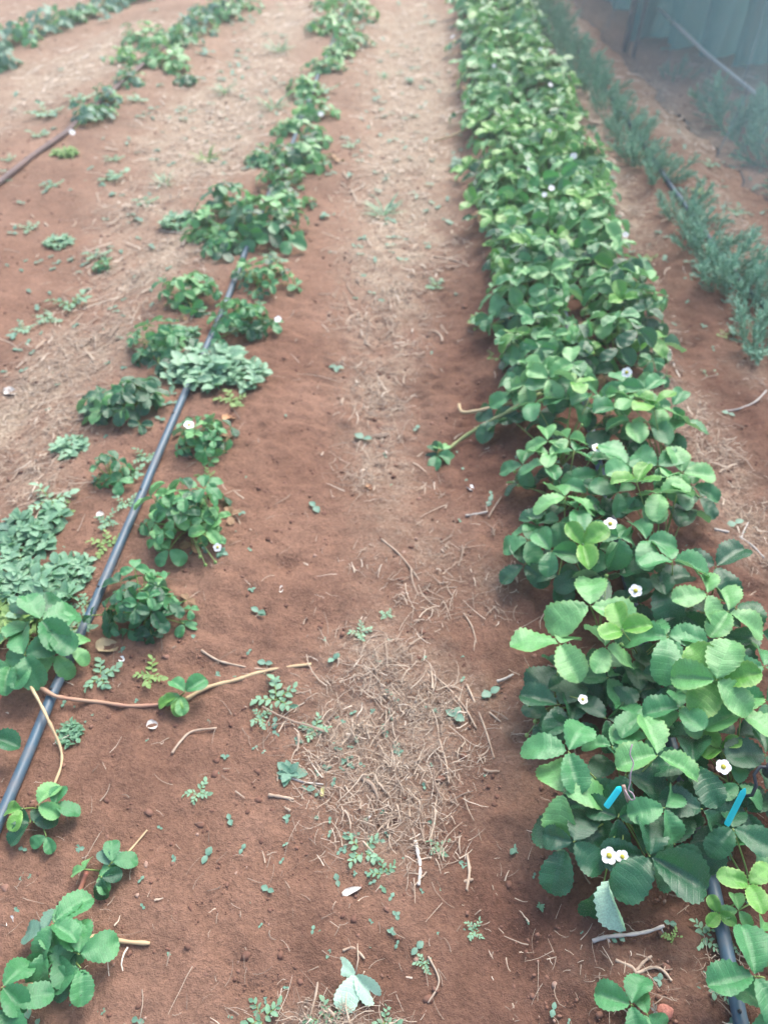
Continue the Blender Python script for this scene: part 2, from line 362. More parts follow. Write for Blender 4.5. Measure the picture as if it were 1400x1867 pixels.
# ------------------------------------------------------------------ soil crumbs, straw, sprouts (uncountable)
def in_view(x, y, m=60):
    p = Vector((x, y, 0)); d = p - Vector((0, 0, CAM_H)); z = d.dot(FWD)
    if z < 0.1: return False
    u = 700 + F * d.dot(RIGHT) / z; v = 933.5 - F * d.dot(UP) / z
    return -m < u < 1400 + m and -m < v < 1867 + m
def rand_px(power=1.0):
    return rnd.uniform(-80, 1480), rnd.uniform(-20, 1930)
ico = []
t_ = (1 + 5 ** .5) / 2
icoV = np.array([(-1, t_, 0), (1, t_, 0), (-1, -t_, 0), (1, -t_, 0), (0, -1, t_), (0, 1, t_), (0, -1, -t_), (0, 1, -t_), (t_, 0, -1), (t_, 0, 1), (-t_, 0, -1), (-t_, 0, 1)]) / 1.9
icoF = [(0, 11, 5), (0, 5, 1), (0, 1, 7), (0, 7, 10), (0, 10, 11), (1, 5, 9), (5, 11, 4), (11, 10, 2), (10, 7, 6), (7, 1, 8), (3, 9, 4), (3, 4, 2), (3, 2, 6), (3, 6, 8), (3, 8, 9), (4, 9, 5), (2, 4, 11), (6, 2, 10), (8, 6, 7), (9, 8, 1)]
mb = MB()
for _ in range(15000):
    px, py = rand_px(); p = G(px, py)
    k = mpp(p) / 0.0009
    r = 0.0012 * k * rnd.lognormvariate(0, 0.5)
    if rnd.random() < 0.06: r *= 2.8
    r = min(r, 0.0075)
    vv = icoV * (1 + 0.9 * (nr.rand(12, 1) - .5)) * r * np.array([1, 1, 0.7]) * (0.8 + 0.5 * nr.rand(3)) + np.array([p.x, p.y, p.z + r * .1])
    mb.add(vv, icoF, min(1, max(0, rnd.gauss(0.45, 0.2))) if rnd.random() > .03 else 1.0)
o = link('soil_crumbs', mb.mesh('soil_crumbs', [M['crumb']])); tag(o, 'loose red soil crumbs strewn over the field', 'soil crumbs', kind='stuff')

def strand(mb, p, L, w, ang, c, lift=0.003, curl=0.6, seg=4):
    q = []; a = ang; pos = Vector((p.x, p.y, 0)); k = rnd.gauss(0, curl)
    for j in range(seg + 1):
        q.append(Vector((pos.x, pos.y, gz(pos.x, pos.y) + 0.003 + lift * (0.4 + rnd.random()))))
        pos = pos + Vector((math.cos(a), math.sin(a), 0)) * (L / seg); a += k / seg
    V = []
    for j, pt in enumerate(q):
        t = (q[min(j + 1, seg)] - q[max(j - 1, 0)]).normalized(); n = Vector((-t.y, t.x, 0)); n = n.normalized() if n.length > 1e-6 else Vector((1, 0, 0))
        ww = w * (1 - 0.5 * j / seg)
        V += [pt - n * ww, pt + Vector((0, 0, ww * 0.9)), pt + n * ww]
    Fc = [(3 * j + e, 3 * j + e + 1, 3 * j + e + 4, 3 * j + e + 3) for j in range(seg) for e in (0, 1)]
    mb.add(V, Fc, c)
mb = MB(); cnt = 0; tries = 0
while cnt < 12000 and tries < 300000:
    tries += 1
    px, py = rand_px(); p = flat(px, py); w = float(straw_w(p.x, p.y) * (.55 + 1.5 * vnoise(p.x, p.y, .11) + 1.0 * vnoise(p.x, p.y, .04))) + 0.03
    if w < 0.12 and rnd.random() > 0.5: continue
    if rnd.random() > w * 0.9: continue
    cnt += 1; k = (mpp(p) / 0.0009) ** 0.6
    L = rnd.lognormvariate(math.log(0.019), 0.6) * k
    strand(mb, p, min(L, 0.14), rnd.lognormvariate(math.log(.00055), .5) * k ** 1.7, rnd.uniform(0, 6.28), min(1, max(0, rnd.gauss(0.48 + min(.3, .09 * max(0, p.y - 1.5)), 0.24))), lift=0.004 + 0.008 * min(w, 1))
o = link('straw_litter', mb.mesh('straw_litter', [M['straw']])); tag(o, 'dry straw and clipped stalks littering the furrows', 'straw', kind='stuff')

# ------------------------------------------------------------------ leaf geometry
def leaflet(Wd=0.42, teeth=9, fold=0.35, curl=0.4, wave=0.06, pleat=0.018, tooth=0.035, widest=0.62, seed=0, side_n=4):
    """unit length leaflet, base at origin pointing +Y, normal +Z. Grid lines follow the side veins."""
    rs = np.random.RandomState(seed); n = teeth * 2 + 1
    V = []; UV = []
    ph = rs.rand(4) * 6.28
    for i in range(n):
        t = i / (n - 1)
        # outline for one side
        a = t * math.pi
        y = 0.5 - 0.5 * math.cos(a)
        y = y ** (1.0 if widest <= 0.5 else 0.85)
        w = Wd * (math.sin(a) ** (1.05 if y < .5 else .86)) * (0.74 + 0.42 * y)
        out = tooth if i % 2 else -tooth * 0.35
        if i == 0 or i == n - 1: out = 0
        ym = 0.0 + (y ** 1.25) * 0.97 if y > 0 else 0
        for sd_ in range(-side_n, side_n + 1):
            u = sd_ / side_n; au = abs(u)
            nx_ = math.sin(a); ny_ = -math.cos(a)
            ex = (w + out * nx_) ; ey = y + out * ny_ * 0.8
            x = u * ex; yy = ym + (ey - ym) * au ** 1.1
            z = pleat * (1 if i % 2 else -1) * min(1, au * 2.2) * (1 if 0 < i < n - 1 else 0)
            V.append([x, yy, z]); UV.append((0.5 + u / 2, t))
    V = np.array(V)
    x, y = V[:, 0], V[:, 1]
    V[:, 2] += (.012 * np.sin(11 * x + 7 * y + ph[2]) + .010 * np.sin(17 * y - 9 * x + ph[3])) * np.minimum(1, y * 3)
    V[:, 0] += .03 * np.sin(2.2 * y + ph[1]) * y
    z = V[:, 2] + np.abs(x) * fold * (1 - 0.35 * np.abs(x) / Wd) + wave * np.sin(3.2 * x + 4.5 * y + ph[0]) * np.abs(x) / Wd + wave * .5 * np.sin(9 * y + ph[1]) * (x / Wd) ** 2
    z -= curl * 0.5 * y ** 2.2
    V[:, 2] = z
    m = 2 * side_n + 1
    Fc = [(i * m + j, i * m + j + 1, (i + 1) * m + j + 1, (i + 1) * m + j) for i in range(n - 1) for j in range(m - 1)]
    return V, Fc, UV
LV = []   # leaflet variants
for sd_, (f, c, wv) in enumerate([(0.25, 0.35, 0.03), (0.45, 0.5, 0.04), (0.15, 0.6, 0.05), (0.6, 0.3, 0.035), (0.3, 0.15, 0.05), (0.8, 0.5, 0.03), (0.1, 0.9, 0.04), (0.4, 0.7, 0.06)]):
    LV.append(leaflet(0.35 + 0.025 * (sd_ % 3), 11, f * 1.45 + .08, c * 1.1, wv * 1.4, seed=sd_, pleat=.012, tooth=.024, side_n=4))
LMESH = [mesh_of('leaflet', v, f, [M['mid']], uv=u) for v, f, u in LV]
def small_leaflet(fold, curl, wd, seed): return leaflet(wd, 5, fold, curl, 0.05, 0.01, 0.03, seed=seed, side_n=2)
LOWV = [small_leaflet(f, c, w, k) for k, (f, c, w) in enumerate([(0.3, 0.4, 0.42), (0.5, 0.6, 0.4), (0.15, 0.8, 0.45), (0.6, 0.3, 0.38)])]

def trefoil_angles(sp=1.0): return (0.0, R(-108) * sp, R(108) * sp)
def trefoil_mesh(src, seed, droop, name='leaf'):
    r2 = random.Random(seed); mb = MB()
    for k, a in enumerate((0, -1.8, 1.8)):
        v, f, u = src[r2.randrange(len(src))]
        s_ = (1.0 if k == 0 else 0.94) * r2.uniform(0.93, 1.05)
        Mx = Matrix.Rotation(a + r2.gauss(0, .12), 4, 'Z') @ Matrix.Rotation(-droop + r2.gauss(0, .12), 4, 'X') @ Matrix.Rotation(r2.gauss(0, .15), 4, 'Y') @ Matrix.Diagonal((s_, s_, s_, 1)) @ Matrix.Translation((0, 0.05, 0))
        VV = np.array(v) @ np.array(Mx.to_3x3()).T + np.array(Mx.to_translation())
        if not mb.V: mb.add([(0, 0, 0)], [], .5, [(.5, 0)])
        m_ = 5 if len(v) < 100 else 9
        n0 = len(mb.V) - m_; mb.V += [tuple(q) for q in VV[m_:]]; mb.C += [.5] * (len(VV) - m_); mb.UV += [tuple(q) for q in u[m_:]]
        for q in f:
            q = [0 if e < m_ else e + n0 for e in q]; q = [e for i_, e in enumerate(q) if e != q[i_ - 1]]
            if len(set(q)) > 2: mb.F.append(tuple(q))
    return mb.mesh(name, [M['mid']], uv=True)
TREF = [trefoil_mesh(LV, k, d) for k, d in enumerate([0.05, 0.15, 0.3, -0.2, 0.45, 0.1, -0.1, 0.25])]
TREF_UP = [trefoil_mesh(LV, 40 + k, -0.7) for k in range(3)]
TREF_LOW = [trefoil_mesh(LOWV, 20 + k, d) for k, d in enumerate([0.05, 0.2, 0.35, -0.15, 0.1])]

def orient(heading, tilt_dir, tilt):
    """matrix: +Y -> heading (world angle), normal +Z tilted towards tilt_dir by tilt"""
    Mz = Matrix.Rotation(heading - math.pi / 2, 4, 'Z')
    ax = Vector((-math.sin(tilt_dir), math.cos(tilt_dir), 0))
    return Matrix.Rotation(tilt, 4, ax) @ Mz

# flower
def petal_mesh():
    mb = MB()
    for k in range(5):
        a = k * 2 * math.pi / 5
        for_ = []
        V = [(0, 0.12, 0.0)]
        n = 9
        for j in range(n):
            b = math.pi * (j / (n - 1)) * 1.5 - math.pi * .25
            V.append((0.50 * math.cos(b), 0.60 + 0.42 * math.sin(b), 0.10 + 0.06 * math.sin(3 * b + k)))
        V = [Matrix.Rotation(a, 3, 'Z') @ Vector(v) for v in V]
        V.append(Matrix.Rotation(a, 3, 'Z') @ Vector((0, 0.6, 0.02 + 0.01 * (k % 2))))
        c = len(V) - 1
        Fc = [(c, 1 + j, 2 + j) for j in range(n - 1)] + [(c, 0, 1), (c, n, 0)]
        mb.add(V, Fc)
    return mb.mesh('petals', [M['petal']])
def dome(r, h, mat, name, n=10, m=4, z0=0.0):
    V = [(0, 0, z0 + h)]; 
    for i_ in range(1, m + 1):
        ph = i_ / m * math.pi / 2
        for j in range(n):
            a = 2 * math.pi * j / n; V.append((r * math.sin(ph) * math.cos(a), r * math.sin(ph) * math.sin(a), z0 + h * math.cos(ph)))
    Fc = [(0, 1 + j, 1 + (j + 1) % n) for j in range(n)]
    for i_ in range(m - 1):
        for j in range(n):
            Fc.append((1 + i_ * n + j, 1 + (i_ + 1) * n + j, 1 + (i_ + 1) * n + (j + 1) % n, 1 + i_ * n + (j + 1) % n))
    return mesh_of(name, V, Fc, [mat])
PETALS = petal_mesh(); CENTRE = dome(0.34, 0.26, M['pollen'], 'flower_centre', z0=0.04)
def sepal_mesh():
    mb = MB()
    for k in range(6):
        a = k * math.pi / 3; Mx = Matrix.Rotation(a, 3, 'Z')
        mb.add([Mx @ Vector(v) for v in ((0, 0, -.06), (-.16, .45, -.02), (0, .98, 0.02), (.16, .45, -.02))], [(0, 1, 2, 3)])
    return mb.mesh('sepals', [M['sepal']])
SEPALS = sepal_mesh()
def add_flower(parent, base, hub, rad, tiltvec, full=True):
    """hub, base in parent space"""
    mb = MB(); d = hub - base; mid_ = base + d * 0.5 + Vector((0, 0, 0.02))
    mb.tube([base, base.lerp(mid_, .6) + Vector((0, 0, .01)), mid_, hub - Vector((0, 0, 0.001))], 0.0011, 5)
    # stalk built in hub space
    V = [Vector(v) - hub for v in mb.V]
    me = mesh_of('flower', V, mb.F, [M['petiole']])
    f = link('flower', me, parent, loc=hub)
    q = tiltvec.to_track_quat('Z', 'Y').to_matrix().to_4x4() @ Matrix.Rotation(rnd.uniform(0, 6), 4, 'Z')
    sc = Matrix.Diagonal((rad, rad, rad, 1))
    link('petals', PETALS, f, M=q @ sc)
    if full: link('flower_centre', CENTRE, f, M=q @ sc); link('sepals', SEPALS, f, M=Matrix.Translation((0, 0, -0.0008)) @ q @ sc)
def add_bud(parent, base, hub, r):
    mb = MB(); mb.tube([base, base.lerp(hub, .5) + Vector((0, 0, .015)), hub], 0.001, 4)
    mb.tube([hub - Vector((0, 0, r)), hub - Vector((0, 0, r * .5)), hub + Vector((0, 0, r * .3)), hub + Vector((0, 0, r * 1.2))], [r * .5, r, r * .9, r * .2], 7)
    link('bud', mb.mesh('bud', [M['sepal']]), parent)

def petiole_pts(base, hub, n=5):
    d = hub - base; P = []
    for j in range(n):
        t = j / (n - 1)
        p = base + d * t; hz = (t ** 0.75 - t) * d.length * 0.9
        P.append(p + Vector((0, 0, hz * 0.9)))
    return P

def fine_leaf(plant, crown, hub, L, heading, tone, tilt_dir, tilt, seed, droop=0.1, spread=1.0, only=None, flip=False):
    """near leaf: petiole mesh (the leaf) with three leaflet children; positions in plant space"""
    r2 = random.Random(seed)
    mb = MB(); P = [p - hub for p in petiole_pts(crown, hub)]
    mb.tube(P, [0.0019, 0.0017, 0.0015, 0.0013, 0.0011], 5)
    lf = link('leaf', mb.mesh('leaf', [M['petiole']]), plant, loc=hub)
    B = orient(heading, tilt_dir, tilt)
    for k, a in enumerate(trefoil_angles(spread)):
        if only is not None and k not in only: continue
        s_ = L * 1.07 * (1.0 if k == 0 else 0.93) * r2.uniform(0.92, 1.06)
        Mx = B @ Matrix.Rotation(a + r2.gauss(0, .08), 4, 'Z') @ Matrix.Rotation(-droop + r2.gauss(0, .1), 4, 'X') @ Matrix.Rotation(r2.gauss(0, .15) + (math.pi if flip else 0), 4, 'Y') @ Matrix.Translation((0, 0.04 * L, 0)) @ Matrix.Diagonal((s_, s_, s_, 1))
        link('leaflet', LMESH[r2.randrange(len(LMESH))], lf, mat=M[tone], M=Mx)

# ------------------------------------------------------------------ procedural strawberry plant
def pick(weights):
    t = rnd.random() * sum(w for _, w in weights)
    for k, w in weights:
        t -= w
        if t <= 0: return k
    return weights[-1][0]
GREEN = [('dark', 2.2), ('mid', 4), ('light', 3), ('young', 1.1)]
FARG = [('dark', 0.25), ('mid', 2.6), ('light', 4.4), ('young', 2.2)]  # paler mix far off: puts the sheen of the leaves into their colour
def strawberry(name, c, Rr, n, L, Hh, label, group=None, tones=GREEN, src=None, cat='strawberry plant', squash=1.0):
    src = src or TREF
    t = thing(name, c, label, cat, group); st = MB()
    off = rnd.uniform(0, 6.28)
    for k in range(n):
        f = math.sqrt((k + 0.5) / n); a = off + k * 2.39996 + rnd.gauss(0, .2)
        r = Rr * f * rnd.uniform(0.68, 1.32)
        x, y = r * math.cos(a), r * math.sin(a) * squash
        h = Hh * (1 - 0.62 * f * f) * rnd.uniform(0.6, 1.3)
        if rnd.random() < 0.3: h *= 0.45
        dz = gz(c[0] + x, c[1] + y) - c[2]
        hub = Vector((x, y, max(dz + 0.015, h + dz * .6)))
        tone = pick(tones)
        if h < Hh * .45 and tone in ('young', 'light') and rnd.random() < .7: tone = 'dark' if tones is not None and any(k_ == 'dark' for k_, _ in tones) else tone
        Mx = Matrix.Translation(hub) @ orient(a + rnd.gauss(0, 0.5), a, 0.2 + 0.5 * f + rnd.gauss(0, .32)) @ Matrix.Diagonal((L * rnd.uniform(.6, 1.2),) * 3 + (1,))
        if f > .75 and rnd.random() < .07: tone = 'dry'; hub.z = max(dz + .006, hub.z * .3); Mx = Matrix.Translation(hub) @ orient(a, a, .3) @ Matrix.Diagonal((L * .7,) * 3 + (1,))
        me = src[rnd.randrange(len(src))]
        if tone == 'young' and src is TREF and rnd.random() < .5: me = TREF_UP[rnd.randrange(3)]
        link('leaf', me, t, mat=M[tone], M=Mx)
        st.tube(petiole_pts(Vector((0, 0, 0)), hub, 4), [0.0018, 0.0015, 0.0012, 0.001], 4, cap=False)
    link('stems', st.mesh('stems', [M['petiole']]), t)
    return t

ORD = ['first', 'second', 'third', 'fourth', 'fifth', 'sixth', 'seventh', 'eighth', 'ninth', 'tenth', 'eleventh', 'twelfth', 'thirteenth', 'fourteenth', 'fifteenth', 'sixteenth', 'seventeenth', 'eighteenth', 'nineteenth', 'twentieth', 'twenty-first', 'twenty-second', 'twenty-third', 'twenty-fourth', 'twenty-fifth', 'twenty-sixth', 'twenty-seventh', 'twenty-eighth', 'twenty-ninth', 'thirtieth', 'thirty-first', 'thirty-second', 'thirty-third', 'thirty-fourth', 'thirty-fifth', 'thirty-sixth', 'thirty-seventh', 'thirty-eighth', 'thirty-ninth', 'fortieth']

PLANTS = []   # (thing, crown world)
def reg(t): PLANTS.append(t); return t

# ------------------------------------------------------------------ near right bed: plants with hand placed leaves
CROWNS = [  # px, py, label
    (1125, 1480, 'nearest large strawberry plant of the dense bed, with a pair of white flowers'),
    (1330, 1440, 'strawberry plant holding one white flower beside the slanting turquoise tag at the frame edge'),
    (1375, 1640, 'small light green strawberry plant on the herb side of the pipe, below the dense bed'),
    (1310, 1275, 'tall strawberry plant with upright bright yellow-green young leaves, near end of the bed'),
    (1010, 1290, 'dark low strawberry plant with pale buds, beside the bare gap on the path edge'),
    (1090, 1165, 'strawberry plant with broad light leaves between the bare gap and a stalked flower'),
    (1215, 1140, 'strawberry plant with large trefoils amid the near bed, behind the bright young one'),
    (1160, 1215, 'low dark strawberry plant filling the bed just behind the bare gap'),
    (1300, 1085, 'strawberry plant arching leaves over the herb side edge of the bed, before the straw patch'),
    (1200, 1030, 'strawberry plant carrying a white flower over dark leaves in the middle of the bed'),
    (1030, 1010, 'strawberry plant with a bright star of young leaves on the path edge of the bed'),
    (1010, 715, 'strawberry plant from which the thick green runner reaches onto the path'),
    (1020, 850, 'open strawberry plant over the pipe on the path edge, behind the star-leaved one'),
    (1160, 745, 'strawberry plant with a white flower and arching leaves beside the visible pipe'),
    (1205, 880, 'strawberry plant with bright folded leaves reaching the herb side of the bed'),
    (1030, 930, 'strawberry plant with a tall upright leaf, right behind the star-leaved one'),
    (1150, 1840, 'two-leaved young strawberry plant at the bottom edge beside the dull red berry'),
    (1400, 1790, 'strawberry plant cut by the frame corner, broad leaf reaching the pipe'),
]
NEAR = [ # px, py, L px, image angle of the end leaflet, tone, height m
 (1035,1370,78,190,'mid',.13),(1198,1377,76,-85,'light',.14),(1026,1446,78,0,'light',.12),(1030,1545,70,110,'dark',.08),(1045,1535,62,-55,'dark',.10),
 (1184,1562,92,25,'dark',.09),(1175,1560,78,-75,'dark',.08),(1211,1473,60,60,'mid',.12),(1126,1490,56,100,'dark',.09),(1140,1412,72,15,'dark',.10),(1265,1395,72,185,'dark',.11),
 (1305,1240,74,-60,'light',.19),(1310,1243,72,-120,'young',.17),(1300,1250,58,90,'light',.15),(1280,1475,74,-60,'dark',.09),(1335,1510,60,40,'dark',.09),(1290,1500,72,100,'dark',.06),
 (1364,1612,50,90,'young',.08),(1395,1375,72,175,'dark',.10),(1345,1430,44,40,'mid',.09),(1312,1365,42,-110,'young',.10),(1395,1440,60,60,'dark',.07),
 (1018,1285,66,200,'dark',.08),(1000,1310,56,120,'dark',.05),(1040,1320,58,-80,'dark',.06),(1239,1291,56,180,'mid',.14),(1240,1300,44,60,'light',.12),(1285,1305,40,-110,'young',.12),
 (1108,1235,54,70,'mid',.07),(1167,1262,56,-85,'dark',.07),(1350,1300,72,50,'light',.14),(1180,1345,56,190,'mid',.10),(1115,1360,54,-60,'mid',.09),
 (1075,1104,80,-85,'light',.14),(1020,1174,78,190,'light',.12),(1134,1150,52,-100,'young',.15),(1104,1180,58,5,'light',.14),(1218,1161,78,95,'mid',.14),(1215,1158,70,0,'mid',.13),
 (1225,1022,64,-95,'mid',.14),(1304,1033,68,-30,'dark',.12),(1289,1083,58,180,'light',.14),(1328,1115,68,25,'light',.12),(1200,1065,68,90,'dark',.11),(1195,1045,60,200,'dark',.10),
 (1129,980,54,90,'mid',.13),(1178,985,58,0,'mid',.12),(1061,994,50,-20,'young',.14),(1004,1005,48,0,'mid',.11),(955,1030,52,160,'dark',.06),(962,985,46,190,'mid',.09),
 (1018,1050,48,90,'dark',.05),(1060,1045,50,40,'dark',.06),(1104,1230,52,120,'dark',.05),(1148,1215,52,100,'mid',.06),(1193,1225,58,0,'dark',.06),(1140,1262,54,100,'dark',.04),(1018,1222,58,160,'dark',.05),(1050,1245,50,60,'dark',.05),
 (1290,1120,56,130,'dark',.06),(1385,1150,62,150,'dark',.07),(1392,1215,62,-70,'mid',.10),(1395,1280,66,200,'mid',.12),(1250,1220,60,-150,'mid',.10),(1225,1240,52,90,'dark',.08),
 (1130,1130,50,-10,'dark',.07),(1165,1100,50,200,'dark',.06),(1255,1180,56,-20,'dark',.08),(1330,1180,60,60,'dark',.08),(1095,1050,52,-150,'dark',.07),(1140,1025,52,80,'dark',.07),
 (1240,1120,50,-60,'dark',.09),(1075,1420,60,60,'dark',.07),(1085,1475,60,-160,'dark',.05),(1230,1540,62,-60,'dark',.06),(1225,1430,62,30,'dark',.07),(1105,1310,58,-20,'dark',.07),(1170,1310,60,-110,'mid',.09),
 (1260,1350,62,120,'dark',.07),(1340,1340,62,-10,'dark',.08),(1360,1480,58,80,'dark',.06),(1385,1545,52,100,'mid',.06),(1250,1260,60,160,'dark',.08),
    (1011,700,52,90,'mid',.14),(1000,690,46,-30,'light',.15),(960,700,46,200,'light',.12),(935,722,42,170,'mid',.09),(900,765,46,120,'dark',.05),(928,762,44,60,'dark',.05),(1040,662,44,-80,'light',.15),(1058,690,48,10,'mid',.14),(1040,728,48,60,'mid',.12),(975,735,46,110,'mid',.11),(985,668,44,-120,'light',.14),(1000,765,40,80,'dark',.06),(945,690,42,-150,'mid',.11),(1015,740,44,130,'dark',.08),(960,672,40,-90,'mid',.12),(1048,700,42,-20,'young',.16),
    (998,804,42,-90,'light',.13),(1046,822,46,-55,'mid',.13),(996,847,46,180,'mid',.11),(952,848,42,190,'mid',.09),(945,880,34,150,'dark',.04),(1060,860,40,60,'mid',.09),(1020,870,40,100,'dark',.07),(1000,830,40,-150,'light',.12),(1035,800,40,-110,'light',.13),(1000,870,38,170,'dark',.05),
    (1143,847,60,-110,'mid',.15),(1198,850,58,-30,'mid',.14),(1200,900,56,0,'light',.15),(1127,897,46,200,'mid',.12),(1243,862,56,10,'light',.14),(1262,885,48,30,'mid',.11),(1275,905,46,60,'dark',.07),(1225,925,50,90,'dark',.08),(1180,925,50,90,'mid',.11),(1160,880,48,60,'young',.15),(1215,870,46,-60,'light',.16),(1250,930,46,120,'dark',.06),(1150,910,46,130,'dark',.09),(1235,895,46,-20,'mid',.13),
    (1088,868,44,60,'mid',.10),(1112,838,44,-60,'mid',.12),(1100,905,42,200,'dark',.09),(1075,725,42,-100,'mid',.14),(1062,742,40,80,'dark',.10),(1118,985,44,-150,'mid',.11),(1090,1000,42,100,'mid',.09),(1070,900,42,-40,'mid',.11),
    (1030,905,58,-95,'light',.14),(1052,930,52,-15,'mid',.12),(1000,945,48,190,'dark',.08),(1020,950,46,110,'mid',.10),(1075,950,48,30,'dark',.08),(980,960,44,170,'mid',.08),(1100,940,44,-60,'dark',.09),
    (1140,700,46,-90,'mid',.14),(1150,728,48,20,'light',.15),(1120,745,46,160,'mid',.12),(1175,712,44,-40,'mid',.15),(1205,745,50,0,'light',.13),(1235,768,50,15,'mid',.10),(1150,770,46,90,'light',.13),(1185,775,48,60,'mid',.11),(1110,785,44,130,'dark',.08),(1210,800,46,80,'dark',.07),(1165,800,46,110,'dark',.08),(1130,715,42,200,'light',.14),(1190,740,42,-110,'young',.16),(1105,760,44,190,'dark',.09),(1140,815,44,60,'dark',.06),(1225,740,42,-60,'mid',.12),
    (1150,1832,60,200,'mid',.05),(1180,1850,44,20,'mid',.04),(1375,1780,78,170,'mid',.08),(1400,1840,70,120,'mid',.06),(1310,1665,30,150,'young',.03),(1345,1660,34,170,'light',.04),(1385,1700,40,60,'light',.04),
]
crown_w = [G(px, py) for px, py, _ in CROWNS]
def img_dir(a):
    a = R(a); d = RIGHT * math.cos(a) - FH * math.sin(a); return math.atan2(d.y, d.x)
near_things = []
for (px, py, lab), cw in zip(CROWNS, crown_w):
    near_things.append(reg(thing('strawberry_plant', cw, lab, 'strawberry plant', 'strawberry plants of the dense bed')))
for k, (px, py, L, ang, tone, h) in enumerate(NEAR):
    w = G(px, py, h); j = min(range(len(CROWNS)), key=lambda q: (crown_w[q].xy - w.xy).length)
    cw = crown_w[j]; hub = w - cw; d = hub.xy; rr = d.length
    fine_leaf(near_things[j], Vector((rnd.gauss(0, .006), rnd.gauss(0, .006), 0.0)), hub, L * mpp(w), img_dir(ang), tone,
              math.atan2(d.y, d.x), min(0.6, 0.12 + rr * 2.2) + rnd.gauss(0, .1), 100 + k, droop=-0.35 if tone == 'young' else rnd.uniform(-.05, .25))
# upturned pale leaflet at the front of the first plant
w = G(1112, 1600, .07)
fine_leaf(near_things[0], Vector((0, 0, 0)), w - crown_w[0], 78 * mpp(w), img_dir(100), 'wilted', img_dir(180), 1.0, 7, only=(0,), flip=False)
w = G(1100, 1610, .06)
fine_leaf(near_things[0], Vector((0, 0, 0)), w - crown_w[0], 72 * mpp(w), img_dir(105), 'dark', img_dir(90), 0.7, 9, only=(0,))

# ------------------------------------------------------------------ rest of the dense bed, two lines of plants
ends = {'path': 0, 'herb': 0}
yy = flat(1100, 700).y
row = 0
while yy < 8.0:
    for side, dx in (('path', -0.15), ('herb', 0.115)):
        x = BED_X + dx + rnd.gauss(0, .025); y = yy + (0.07 if side == 'herb' else 0) + rnd.gauss(0, .03)
        c = Vector((x, y, gz(x, y)))
        k = ends[side]; ends[side] += 1
        if k < 40:
            lab = 'strawberry plant, %s behind the near group, on the %s side of the dense bed' % (ORD[k], side); 
        else: lab = 'strawberry plant crowded at the far end of the dense bed, on its %s side' % side
        far_ = y > 4.3
        reg(strawberry('strawberry_plant', c, rnd.uniform(.14, .175), 36 if not far_ else 30, 0.061 if y < 3 else 0.065, rnd.uniform(.13, .18), lab,
            'strawberry plants of the dense bed', tones=GREEN if y < 2.6 else FARG, src=TREF if y < 4.6 else TREF_LOW))
    yy += 0.225 if row < 6 else 0.25
    row += 1

